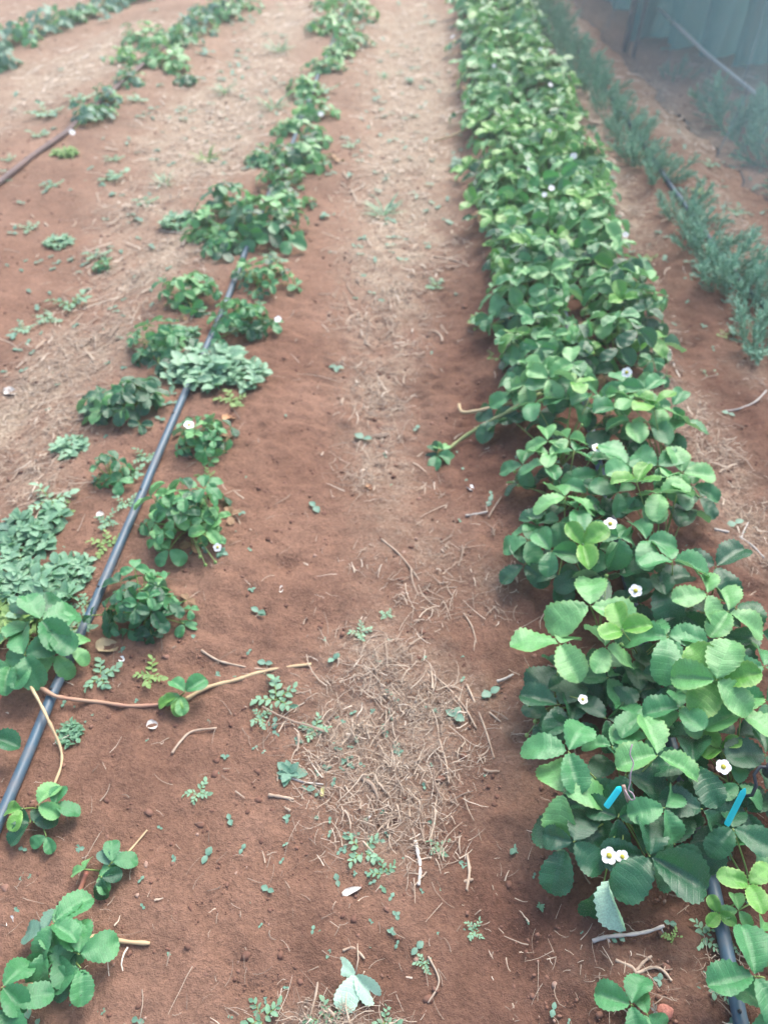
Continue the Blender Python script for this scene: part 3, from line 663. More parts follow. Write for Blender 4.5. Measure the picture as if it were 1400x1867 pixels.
# ------------------------------------------------------------------ left rows: strawberry plants at the positions the photo shows
LEFT = [ # px, py, radius px, n, leaflet px, height, tones, label
 (268,1110,62,20,34,.10,'D','dark bushy strawberry plant nearest on the path side of the long slanting pipe'),
 (345,950,68,22,36,.12,'M','bushy strawberry plant with one white flower, behind the darkest one by the slanting pipe'),
 (378,805,44,16,26,.08,'M','compact strawberry plant with a white flower against the slanting pipe'),
 (205,870,30,7,26,.07,'D','small strawberry plant with a few upright leaves, on the far side of the slanting pipe'),
 (240,735,56,13,38,.09,'D','spreading strawberry plant left of where weeds hide the slanting pipe'),
 (445,590,52,18,24,.09,'M','strawberry plant with a white flower above the pale weed mat'),
 (345,540,50,16,24,.09,'M','strawberry plant behind the pipe gap, beside the flowered one'),
 (295,625,56,16,26,.08,'M','low strawberry plant between the pale weed mat and the furrow'),
 (482,510,44,14,22,.08,'M','small round strawberry plant just before the big dark clump of the pipe row'),
 (480,415,66,22,30,.12,'D','big dark strawberry clump in the middle of the pipe row'),
 (420,385,54,18,24,.11,'M','paler strawberry plant joined to the furrow side of the big dark clump'),
 (550,290,56,18,22,.10,'M','strawberry plant where the pipe shows again past the big clump'),
 (510,330,40,12,20,.08,'M','strawberry plant between the big clump and the far pipe gap'),
 (478,290,28,9,18,.07,'M','little strawberry plant on the furrow side of the far pipe gap'),
 (405,450,30,10,22,.08,'M','loose strawberry plant in front of the paler clump, furrow side'),
 (372,425,30,10,22,.07,'L','light strawberry shoots at the furrow end of the big clump'),
 (528,372,34,12,20,.08,'M','strawberry plant wedged behind the big dark clump, path side'),
 (530,235,28,10,18,.07,'L','light strawberry plant just before the far flowered one, furrow side'),
 (575,255,26,9,18,.07,'M','small strawberry plant between the far flowered one and the pipe gap'),
 (625,95,28,10,15,.08,'L','light strawberry plant under the leafy far end, path side'),
 (580,205,34,12,18,.08,'L','light strawberry plant with a white flower beside the far pipe gap'),
 (555,165,34,12,18,.08,'L','light strawberry plant across the pipe from the far flowered one'),
 (595,120,32,11,16,.08,'L','light strawberry plant below the leafy far end of the pipe row'),
 (640,75,34,12,16,.10,'M','dark green strawberry plant at the far end of the pipe row, path side'),
 (600,50,36,14,16,.10,'L','leafy light strawberry plant at the far end of the pipe row, furrow side'),
 (650,25,36,14,15,.10,'L','strawberry plant against the top of the picture, path side of the pipe row'),
 (615,5,40,14,15,.10,'L','strawberry plant against the top of the picture, furrow side of the pipe row'),
 (165,212,36,14,15,.10,'B','bluish strawberry plant next to the white flower on the dusty pipe'),
 (290,100,42,15,17,.11,'L','yellow-green strawberry plant, tallest beyond the dusty pipe'),
 (325,70,40,14,15,.11,'M','strawberry plant behind the yellow-green one beyond the dusty pipe'),
 (265,70,36,13,15,.11,'L','strawberry plant on the outer side of the yellow-green one'),
 (200,182,26,10,14,.07,'B','bluish plant filling in behind the first bluish one on the dusty pipe'),
 (228,108,26,10,14,.08,'L','light strawberry plant in front of the outer yellow-green ones'),
 (362,48,34,13,14,.09,'B','bluish strawberry plant just past the yellow-green group'),
 (408,22,30,12,14,.09,'M','green strawberry plant squeezed between the last bluish ones'),
 (318,122,24,10,15,.08,'L','light strawberry plant hanging below the yellow-green group, path side'),
 (240,145,28,9,14,.07,'B','low bluish strawberry plant at the upper end of the dusty pipe'),
 (345,150,18,6,14,.06,'D','small dark strawberry plant alone in the furrow before the far rows'),
 (385,25,34,12,14,.10,'B','bluish strawberry plant next to last in the dusty pipe row'),
 (435,8,36,12,14,.10,'B','bluish strawberry plant last in the dusty pipe row'),
 (190,490,14,4,14,.04,'D','single tiny dark strawberry plant in the wide left furrow'),
]
TS = {'D': [('dark', 5), ('mid', 4), ('light', .8)], 'M': [('dark', 1.5), ('mid', 4.5), ('light', 3)], 'L': [('mid', 2.5), ('light', 4.5), ('young', 1.5)], 'B': [('blue', 5), ('mid', 2), ('light', 1)]}
for px, py, rp, n, lp, h, ts, lab in LEFT:
    c = G(px, py + rp * .25); k = mpp(c)
    reg(strawberry('strawberry_plant', c, rp * k * 1.12, int(n * 1.9), lp * k * .86, h * 1.0, lab, 'strawberry plants of the sparse rows', TS[ts], src=TREF if py > 450 else TREF_LOW))
# row at the top left corner
for k, (px, py, rp) in enumerate([(0, 75, 40), (45, 70, 34), (85, 52, 36), (125, 38, 34), (160, 22, 34), (205, 8, 34), (250, -8, 30), (-45, 95, 40), (10, 115, 26)]):
    c = G(px, py + 8); kk = mpp(c)
    lab = ['bluish plant clump at the left frame edge of the farthest row', 'bluish plant clump, second in the farthest row from the frame edge', 'bluish plant clump, third in the farthest row from the frame edge', 'bluish plant clump, fourth in the farthest row from the frame edge', 'bluish plant clump, fifth in the farthest row from the frame edge', 'bluish plant clump touching the top edge in the farthest row', 'bluish plant clump last in the farthest row at the top edge', 'bluish plant clump just outside the left frame edge', 'low bluish clump in front of the first one of the farthest row'][k]
    strawberry('leafy_clump', c, rp * kk, 16, 15 * kk, .12, lab, 'clumps of the farthest row', TS['B'], src=TREF_LOW, cat='leafy plant')

# large hand placed leaves at the left edge
LCROWN = [(70, 1165, 'strawberry plant with broad mid green leaves at the left edge, source of the long runners'),
          (70, 1475, 'rooted runner plantlet over the near end of the slanting pipe'),
          (190, 1590, 'flat runner plantlet lying on bare soil, left, with a red stalk'),
          (120, 1730, 'strawberry plantlet with large flat leaves near the bottom left corner'),
          (5, 1820, 'strawberry plant cut off by the bottom left corner'),
          (330, 1272, 'small bright plantlet rooted midway along the reddish runner'),
          (-12, 1345, 'dark strawberry leaf poking in at the left frame edge'),
          (805, 822, 'small plantlet at the tip of the green runner from the dense bed')]
LNEAR = [(75,1130,66,-40,'mid',.10),(85,1150,58,30,'mid',.09),(70,1120,60,-150,'dark',.09),(45,1195,62,-30,'mid',.08),(55,1205,52,100,'mid',.07),(10,1165,58,-90,'mid',.08),(100,1195,44,40,'light',.05),(20,1215,50,170,'mid',.06),(130,1180,40,-60,'light',.05),
 (40,1475,40,-170,'young',.04),(70,1468,44,-60,'light',.045),(100,1470,40,0,'mid',.04),(55,1500,42,130,'dark',.03),(62,1500,36,-10,'dark',.03),(85,1525,30,60,'mid',.02),
 (205,1572,42,-20,'mid',.035),(200,1578,34,-130,'blue',.03),(185,1600,36,80,'dark',.03),(180,1598,34,-30,'mid',.025),(155,1585,28,-100,'light',.03),
 (100,1680,66,-50,'mid',.06),(95,1685,60,30,'mid',.06),(80,1700,46,-170,'blue',.05),(85,1735,60,100,'mid',.05),(105,1740,54,150,'mid',.045),(145,1740,62,-20,'mid',.055),(148,1765,56,70,'mid',.045),(135,1770,48,130,'dark',.04),
 (5,1800,56,-60,'mid',.07),(20,1830,70,70,'mid',.06),(-10,1840,60,140,'mid',.06),
 (322,1270,32,160,'young',.03),(330,1268,34,70,'light',.03),(338,1262,40,-50,'mid',.04),
 (-15,1345,44,0,'dark',.06),
 (808,820,22,-60,'light',.025),(798,825,26,160,'dark',.02),(796,830,34,105,'mid',.015)]
lcw = [G(px, py) for px, py, _ in LCROWN]; lth = [thing('strawberry_plant', c, l, 'strawberry plant', 'strawberry plantlets at the left edge' if k < 7 else None) for k, ((_, _, l), c) in enumerate(zip(LCROWN, lcw))]
for t in lth: reg(t)
for k, (px, py, L, ang, tone, h) in enumerate(LNEAR):
    w = G(px, py, h); j = min(range(len(LCROWN)), key=lambda q: (lcw[q].xy - w.xy).length)
    d = (w - lcw[j]).xy
    fine_leaf(lth[j], Vector((0, 0, 0)), w - lcw[j], L * mpp(w), img_dir(ang), tone, math.atan2(d.y, d.x), 0.15 + rnd.gauss(0, .12), 300 + k, spread=0.8, only=None if L > 45 and k % 3 == 0 else (0, 1 + k % 2))

# ------------------------------------------------------------------ flowers and buds belong to their plants
bpy.context.view_layer.update()
def nearest(w): return min(PLANTS, key=lambda t: (t.location.xy - w.xy).length)
for px, py, dp, h, full in [(1110,1560,30,.09,1),(1134,1562,24,.09,1),(1318,1398,27,.13,1),(1062,1275,18,.11,1),(1158,1077,24,.15,1),(1112,955,24,.16,1),(1088,817,20,.15,1),(1294,872,18,.13,1),(1142,679,19,.16,1),
        (345,775,19,.08,1),(397,998,16,.08,1),(507,582,13,.08,0),(1045,285,13,.17,0),(1005,343,12,.17,0),(992,355,10,.17,0),(1000,240,10,.17,0),(1003,155,9,.17,0),(850,187,10,.10,0),(825,67,8,.12,0),(585,208,10,.10,0),(132,241,11,.06,0),(1140,428,11,.16,0),(965,307,9,.17,0),(985,90,7,.17,0),(900,120,7,.17,0)]:
    w = G(px, py, h); t = nearest(w)
    tv = (Vector((0, 0, CAM_H)) - w).normalized() * 0.6 + Vector((rnd.gauss(0, .2), rnd.gauss(0, .2), 0.6))
    add_flower(t, Vector((0, 0, .01)), w - t.location, dp * .5 * mpp(w), tv, full)
for px, py, h in [(965,1285,.06),(975,1315,.05),(1002,1325,.06),(960,1340,.04),(1105,1050,.11),(1132,1175,.12),(1300,1340,.10),(1120,1590,.06),(1125,1600,.05),(1146,1590,.06),(1060,775,.12),(938,860,.05),(945,885,.05),(1290,1075,.12),(375,1030,.03),(365,1015,.03),(393,1025,.03),(1180,810,.08),(880,580,.05),(865,600,.04)]:
    w = G(px, py, h); t = nearest(w); add_bud(t, Vector((0, 0, .01)), w - t.location, 0.0042)

# ------------------------------------------------------------------ drip pipes
def pipe(pts, r, mat, label, lift=0.0, sag=0.0):
    P = []
    W = [G(*p) if len(p) == 2 else G(p[0], p[1], p[2]) for p in pts]
    for a, b in zip(W[:-1], W[1:]):
        n = max(2, int((b - a).length / 0.05))
        for j in range(n): P.append(a.lerp(b, j / n))
    P.append(W[-1])
    zs = [gz(p.x, p.y) for p in P]
    Q = []
    for i_, p in enumerate(P):
        z = sum(zs[max(0, i_ - 4):i_ + 5]) / len(zs[max(0, i_ - 4):i_ + 5])
        Q.append(Vector((p.x + 0.004 * math.sin(i_ * .21), p.y, max(z, zs[i_] - 0.004) + r * 0.8 + 0.005)))
    o_ = Q[0].copy(); t = thing('drip_pipe', o_, label, 'pipe', 'black drip irrigation pipes')
    mb = MB(); mb.tube([q - o_ for q in Q], r, 12); link('tube', mb.mesh('tube', [mat]), t)
    L = 0.0; nxt = 0.12
    for a, b in zip(Q[:-1], Q[1:]):
        L += (b - a).length
        if L > nxt:
            nxt += 0.30; m2 = MB(); d = (b - a).normalized(); s_ = Vector((-d.y, d.x, 0)) * r
            m2.tube([a - o_ + Vector((0, 0, r * .9)) + s_ * .2, a - o_ + Vector((0, 0, r * 1.25)) + s_ * .25], [r * .3, r * .22], 8)
            link('emitter', m2.mesh('emitter', [M['black']]), t)
    return Q
QR = pipe([(1375,1990),(1340,1850),(1290,1620),(1225,1400),(1160,1150),(1110,930),(1070,760),(1030,600),(985,400),(935,200),(888,10),(865,-80)], 0.0105, M['pipe'], 'black drip pipe running under the dense strawberry bed')
QL = pipe([(-70,1680),(0,1505),(100,1270),(170,1115),(265,905),(340,725),(390,610),(430,510),(485,380),(538,250),(580,140),(620,40),(640,-20)], 0.0105, M['pipe'], 'long black drip pipe slanting over bare soil, left of the path')
pipe([(-90,410),(0,338),(60,290),(120,250),(210,168),(300,90),(400,15),(450,-25)], 0.0125, M['dusty_pipe'], 'dusty drip pipe at the upper left, carrying a white flower')
pipe([(1470,680),(1400,575),(1365,540),(1222,342),(1180,282),(1085,145),(990,10),(960,-30)], 0.010, M['pipe'], 'drip pipe mostly hidden in the feathery herb row')

# ------------------------------------------------------------------ runners
def stem_line(name, pts, r, mat, label, cat, group=None, lift=0.006, nodes=0):
    W = [G(*p) if len(p) == 2 else G(p[0], p[1], p[2]) for p in pts]
    P = []
    n = 7
    for i_ in range(len(W) - 1):
        p0 = W[max(i_ - 1, 0)]; p1 = W[i_]; p2 = W[i_ + 1]; p3 = W[min(i_ + 2, len(W) - 1)]
        for j in range(n):
            t = j / n
            P.append(0.5 * ((2 * p1) + (-p0 + p2) * t + (2 * p0 - 5 * p1 + 4 * p2 - p3) * t * t + (-p0 + 3 * p1 - 3 * p2 + p3) * t ** 3))
    P.append(W[-1]); o_ = W[0].copy()
    rr = [r * (1 + .12 * math.sin(i_ * 1.3) + rnd.gauss(0, .05)) * (1 - .25 * i_ / len(P)) for i_ in range(len(P))]
    if name == 'strawberry_runner': rr = [q * 1.3 for q in rr]
    mb = MB(); mb.tube([p - o_ + Vector((0, 0, r * .8 + 0.003)) for p in P], rr, 7)
    for _ in range(nodes):
        p = P[rnd.randrange(1, len(P) - 1)] - o_; a = rnd.uniform(0, 6.28)
        mb.tube([p + Vector((0, 0, r)), p + Vector((math.cos(a) * .008, math.sin(a) * .008, r * 1.6))], [r * .7, r * .2], 5)
    o = link(name, mb.mesh(name, [M[mat]]), loc=o_); return tag(o, label, cat, group)
RG = 'strawberry runners on the soil'
stem_line('strawberry_runner', [(50,1235,.03),(95,1268,.03),(130,1277,.012),(185,1283),(240,1290),(300,1286),(322,1275)], .0035, 'runner', 'reddish runner passing the slanting pipe to the small bright plantlet', 'runner', RG)
stem_line('strawberry_runner', [(340,1278),(380,1256),(430,1243),(470,1230),(520,1220),(568,1214)], .0033, 'runner_tan', 'tan spiny runner stretching from the small bright plantlet towards the straw', 'runner', RG, nodes=6)
stem_line('strawberry_runner', [(48,1238,.04),(70,1275,.045),(90,1315,.035),(112,1365,.006),(113,1400),(95,1446)], .0024, 'runner_tan', 'thin yellowish runner looping over the slanting pipe', 'runner', RG)
stem_line('strawberry_runner', [(-10,1300),(10,1262),(32,1235,.02)], .003, 'runner_red', 'short reddish runner at the left edge beside the broad-leaved plant', 'runner', RG)
stem_line('strawberry_runner', [(160,1592,.015),(148,1625),(132,1660),(128,1690,.02)], .0030, 'runner_red', 'thick red runner joining the two plantlets near the bottom left', 'runner', RG)
stem_line('strawberry_runner', [(222,1570,.012),(245,1545),(270,1515)], .0017, 'runner_tan', 'pale runner tip pointing away from the flat plantlet', 'runner', RG)
stem_line('strawberry_runner', [(120,1745,.025),(150,1720,.02),(185,1708),(225,1718),(275,1722)], .0032, 'runner_tan', 'thick tan runner end lying right of the large-leaved plantlet', 'runner', RG)
stem_line('strawberry_runner', [(-5,1822,.03),(40,1800,.03),(70,1795,.02),(100,1770,.02)], .003, 'runner_tan', 'yellow-green runner linking the corner plant with its neighbour', 'runner', RG)
stem_line('strawberry_runner', [(985,722,.09),(955,738,.08),(915,760,.055),(870,785,.03),(835,808,.012),(808,832)], .0050, 'runner_green', 'thick green runner reaching from the dense bed down onto the path', 'runner', RG)
stem_line('strawberry_runner', [(940,735,.07),(905,744,.06),(870,752,.055),(842,754,.05),(836,740,.055)], .0042, 'runner_tan', 'short pale bent runner above the thick green one', 'runner', RG)
stem_line('strawberry_runner', [(855,235,.03),(825,250,.02),(790,260)], .005, 'runner_tan', 'pale runner hanging onto the path from the far dense bed', 'runner', RG)

# ------------------------------------------------------------------ twigs, sticks, chips
TG = 'dry twigs and sticks on the soil'
for pts, r, mat, lab, nd in [
    ([(1078,1718),(1105,1710),(1145,1706),(1180,1700),(1208,1690)], .0032, 'greystick', 'grey knobbly stick below the near end of the dense bed', 5),
    ([(1120,1752),(1150,1765),(1160,1775),(1185,1766),(1205,1770),(1222,1790)], .0026, 'twig', 'forked brown root with curling ends below the grey stick', 2),
    ([(1158,1772),(1172,1755),(1186,1745)], .0026, 'twig', 'short stub crossing the forked brown root', 0),
    ([(757,1535),(762,1560),(766,1585),(763,1616)], .0034, 'palechip', 'whitish stick standing out at the foot of the straw patch', 0),
    ([(368,1188),(395,1205),(425,1214),(470,1222),(510,1222)], .0026, 'twig', 'knotted twig parallel to the tan runner', 7),
    ([(848,943),(868,940),(888,936)], .0032, 'greystick', 'short grey stub on the path by the leaning stalk', 0),
    ([(890,945),(900,928),(913,908)], .0020, 'twig', 'thin stalk leaning beside the short grey stub', 0),
    ([(850,1250),(868,1290),(885,1335),(900,1385)], .0024, 'twig', 'long brown twig at the right rim of the straw patch', 2),
    ([(780,1225),(815,1255),(845,1290),(868,1330)], .0022, 'twig', 'brown twig across the upper right of the straw patch', 1),
    ([(868,1280),(890,1300),(912,1318)], .0022, 'twig', 'dark twig sticking out of the straw towards the bed', 0),
    ([(315,1376),(330,1355),(352,1336),(396,1330)], .0028, 'twig', 'bent brown twig alone on bare soil below the runner', 0),
    ([(695,985),(725,1010),(750,1040),(765,1062)], .0022, 'twig', 'thin twig lying along the path above the straw patch', 1),
    ([(800,1350),(812,1390),(818,1430)], .0026, 'twig', 'upright brown stem inside the straw patch', 0),
    ([(800,1440),(790,1490),(785,1545)], .0022, 'twig', 'curved stem at the lower right of the straw patch', 0),
    ([(780,1745),(800,1790),(780,1830)], .0018, 'straw', 'thin straw beside the wilted pale leaf', 0),
    ([(580,1790),(575,1820),(565,1855)], .0022, 'twig', 'brown stalk left of the wilted pale leaf', 0),
    ([(625,1735),(645,1730),(665,1750)], .0024, 'twig', 'short twig touching the top of the wilted pale leaf', 0),
    ([(525,1418),(555,1428),(590,1432)], .0022, 'greystick', 'grey twig under the blue-green weed', 0),
    ([(490,1452),(512,1455),(536,1460)], .0034, 'twig', 'flat brown chip below the blue-green weed', 0),
    ([(1300,968),(1330,975),(1365,995),(1390,1020)], .0034, 'greystick', 'grey branching stick in the straw on the herb side', 4),
    ([(1345,1000),(1352,975),(1362,955)], .0024, 'greystick', 'short grey prong on the stick on the herb side', 1),
    ([(1395,715),(1375,735),(1345,748),(1320,752)], .0030, 'greystick', 'pale stick pointing at the herb row from the straw', 0),
    ([(790,470),(830,478),(860,490)], .0032, 'twig', 'brown twig crossing the far path beside the bed', 0),
    ([(1220,640),(1228,670),(1238,690)], .0022, 'palechip', 'pale curved stalk beside the bed on the herb side', 0),
    ([(1030,1290),(1050,1282),(1085,1262)], .0022, 'runner', 'reddish stalk over the bare gap in the dense bed', 0),
    ([(845,1120),(860,1145),(868,1175)], .0018, 'twig', 'thin curved stalk above the straw patch beside the bed', 0),
    ([(905,1245),(920,1240),(935,1232)], .0030, 'greystick', 'small grey chip between the straw patch and the bed', 0),
    ([(850,1560),(855,1590),(850,1625)], .0030, 'twig', 'brown stub standing between the straw patch and the near plant', 1),
    ([(838,1612),(850,1608),(862,1605)], .0030, 'twig', 'brown chip below the upright stub', 0),
    ([(1365,1748),(1385,1752),(1405,1760)], .0020, 'twig', 'thin twig beyond the pipe at the right frame edge', 0),
]:
    k = 'dry_stick' if mat == 'greystick' else 'wood_chip' if 'chip' in lab else 'dry_twig'
    stem_line(k, pts, r, mat, lab, 'wood chip' if 'chip' in lab else 'stick' if mat == 'greystick' else 'twig', TG, nodes=nd)

# small odd bits on the soil: curled flakes
def flake(px, py, lp, wp, ang, mat, name, label, cat, group=None, h=.004):
    c = G(px, py, h); k = mpp(c); mb = MB(); L = lp * k; W_ = wp * k; V = []; n = 6; m = 5
    for i_ in range(n):
        t = i_ / (n - 1); w = W_ * .5 * (math.sin(math.pi * (0.12 + .76 * t)) ** .7) * (1 + .12 * math.sin(i_ * 2.1))
        for j in range(m):
            u = j / (m - 1) * 2 - 1
            V.append((u * w, (t - .5) * L, .25 * w * u * u + 0.1 * L * (t - .5) ** 2 + 0.004 * math.sin(i_ + j)* (L / .03)))
    nb = len(V); V += [(a, b, c_ - 0.0012) for a, b, c_ in V]
    Fc = [(i_ * m + j, i_ * m + j + 1, (i_ + 1) * m + j + 1, (i_ + 1) * m + j) for i_ in range(n - 1) for j in range(m - 1)]
    Fc += [tuple(x + nb for x in f[::-1]) for f in Fc]
    rim = [j for j in range(m)] + [i_ * m + m - 1 for i_ in range(1, n)] + [(n - 1) * m + j for j in range(m - 2, -1, -1)] + [i_ * m for i_ in range(n - 2, 0, -1)]
    Fc += [(rim[q], rim[(q + 1) % len(rim)], rim[(q + 1) % len(rim)] + nb, rim[q] + nb) for q in range(len(rim))]
    o = link(name, mesh_of(name, V, Fc, [M[mat]]), loc=c, rot=(rnd.gauss(0, .1), rnd.gauss(0, .1), img_dir(ang) - math.pi / 2)); return tag(o, label, cat, group)
flake(857,890,20,12,80,'petal','fallen_petal','lone white petal on the path below the green runner','petal')
flake(278,1322,20,17,20,'palechip','fallen_flower','cream withered blossom on bare soil below the reddish runner','flower')
flake(222,1202,12,11,60,'petal','white_pebble','tiny white pebble beside the pipe under the dark strawberry plant','pebble')
flake(588,1443,18,9,95,'yellowbit','yellow_leaf','small yellow leaf at the left foot of the straw patch','leaf')
flake(417,762,24,14,10,'deadleaf','dead_leaf','orange dead leaf right of the compact flowered plant by the pipe','leaf')
flake(672,888,16,9,70,'deadleaf','dead_leaf','small orange dead leaf in the middle of the path','leaf')
flake(882,1797,12,8,60,'deadleaf','dead_leaf','small tan flake on the soil near the bottom edge','leaf')
flake(197,1178,42,26,10,'yellowbit' if 0 else 'runner_tan','dead_leaf','dull tan leaf under the broad-leaved plant beside the pipe','leaf')
flake(1040,1010,2,2,0,'petal','fallen_petal','white petal fallen among leaves of the dense bed','petal')
flake(513,1075,6,18,0,'palechip','pale_flake','pale flake on bare soil right of the dark bushy plant','flake')
flake(20,1680,18,12,80,'petal','fallen_petal','white withered petal at the left edge near the bottom','petal')
flake(1262,1082+0,2,2,0,'petal','fallen_petal','white speck of petal under the bed leaves','petal')
flake(775,1690*0+905,12,6,30,'deadleaf','dead_leaf','thin orange leaf scrap on the path below the green runner','leaf')
flake(183,938,14,12,20,'palechip','pale_flake','pale flake under the small plant beyond the slanting pipe','flake')
flake(20,715,26,18,20,'palechip','pale_flake','pale dry leaf in the straw at the left edge','leaf')

flake(641,1624,36,11,-20,'palechip','wood_chip','pale flat wood chip above the wilted pale leaf','wood chip')
# dull red berry
c = G(1212, 1845, .008); t = thing('strawberry', c, 'dull red unripe strawberry on the soil beside the young plant at the bottom', 'strawberry')
mb = MB(); mb.tube([Vector((x * .001, 0, 0)) for x in (-15, -12, -6, 2, 9, 14, 16)], [.002, .008, .0125, .0125, .009, .004, .001], 12); link('fruit', mb.mesh('fruit', [M['berry']]), t, rot=(0, 0, 0.3), scl=.85, loc=(0, 0, -.003))
link('calyx', SEPALS, t, M=Matrix.Translation((-.015, 0, .001)) @ Matrix.Rotation(R(-80), 4, 'Y') @ Matrix.Diagonal((.014,) * 3 + (1,)), mat=M['rope'])

# fallen pale leaf, underside up
c = G(648, 1778, .012); t = thing('fallen_leaf', c, 'wilted mint-pale strawberry leaf lying underside up at the bottom of the path', 'leaf')
for k, (a, L, m) in enumerate([(-150, 44, 6), (112, 60, 2), (42, 56, 5)]):
    kk = mpp(c)
    link('leaflet', LMESH[m], t, mat=M['wilted'], M=orient(img_dir(a), img_dir(a), 0.05 * k) @ Matrix.Rotation(R(20) * (k - 1), 4, 'Y') @ Matrix.Diagonal((L * kk * .9, L * kk, L * kk * .6, 1)))
mb = MB(); mb.tube([Vector((0, 0, 0)), RIGHT * .004 + FH * .02 + Vector((0, 0, .006)), RIGHT * .002 + FH * .045 - Vector((0, 0, .004))], .0013, 5); link('stalk', mb.mesh('stalk', [M['twig']]), t)

# ------------------------------------------------------------------ turquoise tags, peg, twine, grey stake
def stake_tag(p0, p1, w, th, label):
    o_ = p0.copy(); t = thing('plant_tag', o_, label, 'plant tag', 'turquoise plastic plant tags')
    d = (p1 - p0); L = d.length; d.normalize(); view = (Vector((0, 0, CAM_H)) - p0).normalized(); sx = d.cross(view).normalized(); nz = sx.cross(d)
    prof = [(-.5, -.5), (-.5, .2), (-.2, .5), (.2, .5), (.5, .2), (.5, -.5)]; V = []
    for tpos, s_ in ((-.04, .8), (0, 1), (.86, 1), (.95, .55), (1, .12)):
        for a, b in prof: V.append(d * (L * tpos) + sx * (a * w * s_) + nz * (b * th * s_))
    m = len(prof); Fc = [(i_ * m + j, i_ * m + (j + 1) % m, (i_ + 1) * m + (j + 1) % m, (i_ + 1) * m + j) for i_ in range(4) for j in range(m)] + [tuple(range(m)), tuple(range(4 * m, 5 * m))[::-1]]
    link('blade', mesh_of('blade', V, Fc, [M['teal']], smooth=False), t)
    V = []
    for tpos in (.08, .8):
        for a in (-.06, .06): V.append(d * (L * tpos) + sx * (a * w) + nz * (th * .56))
    link('ridge', mesh_of('ridge', V, [(0, 1, 3, 2)], [M['teal']]), t)
stake_tag(G(1105, 1470, .145), G(1131, 1434, .175), .0095, .004, 'stubby turquoise plant tag among the leaves of the nearest plant, beside the twine')
stake_tag(G(1325, 1502, .13), G(1358, 1437, .20), .0085, .003, 'long slanting turquoise plant tag beside the single white flower')
def free_line(name, pts, r, mat, label, cat, k=6, sub=6):
    W = [G(*p) for p in pts]; P = []
    for i_ in range(len(W) - 1):
        p0 = W[max(i_ - 1, 0)]; p1 = W[i_]; p2 = W[i_ + 1]; p3 = W[min(i_ + 2, len(W) - 1)]
        for j in range(sub):
            t = j / sub; P.append(0.5 * ((2 * p1) + (-p0 + p2) * t + (2 * p0 - 5 * p1 + 4 * p2 - p3) * t * t + (-p0 + 3 * p1 - 3 * p2 + p3) * t ** 3))
    P.append(W[-1]); mb = MB(); mb.tube([p - W[0] for p in P], r, k)
    return tag(link(name, mb.mesh(name, [M[mat]]), loc=W[0]), label, cat)
free_line('wooden_peg', [(1150,1474,.08),(1143,1455,.11),(1136,1432,.13)], .0032, 'peg', 'pinkish wooden peg standing between the stubby tag and the twine', 'peg')
t1 = free_line('twine', [(1152,1357,.20),(1148,1375,.19),(1154,1392,.175),(1149,1410,.165),(1148,1428,.15),(1145,1440,.14),(1152,1446,.135),(1156,1456,.13),(1150,1458,.125),(1143,1448,.13),(1138,1440,.13)], .0012, 'twine', 'mauve twine knotted round the wooden peg with its loose end up', 'twine')
t = thing('pvc_stake', G(1412, 1500), 'grey plastic stake with a black tube clip at the right frame edge', 'stake')
b = G(1412, 1500)
mb = MB(); mb.tube([Vector((0, 0, -.03)), Vector((0, 0, .04)), Vector((.0, 0.004, .17))], .009, 12); link('pole', mb.mesh('pole', [M['pvc']]), t)
W = [G(1408,1400,.16) - b, G(1385,1398,.16) - b, G(1374,1412,.15) - b, G(1378,1432,.14) - b, G(1370,1450,.12) - b, G(1350,1452,.10) - b]
mb = MB(); mb.tube(W, .0028, 7); link('clip_tube', mb.mesh('clip_tube', [M['black']]), t)
mb = MB(); mb.tube([W[0] + Vector((0, 0, .006)), W[0] - Vector((0, 0, .006)), W[0] - Vector((0, 0, .018))], .0105, 10); link('clip', mb.mesh('clip', [M['black']]), t)

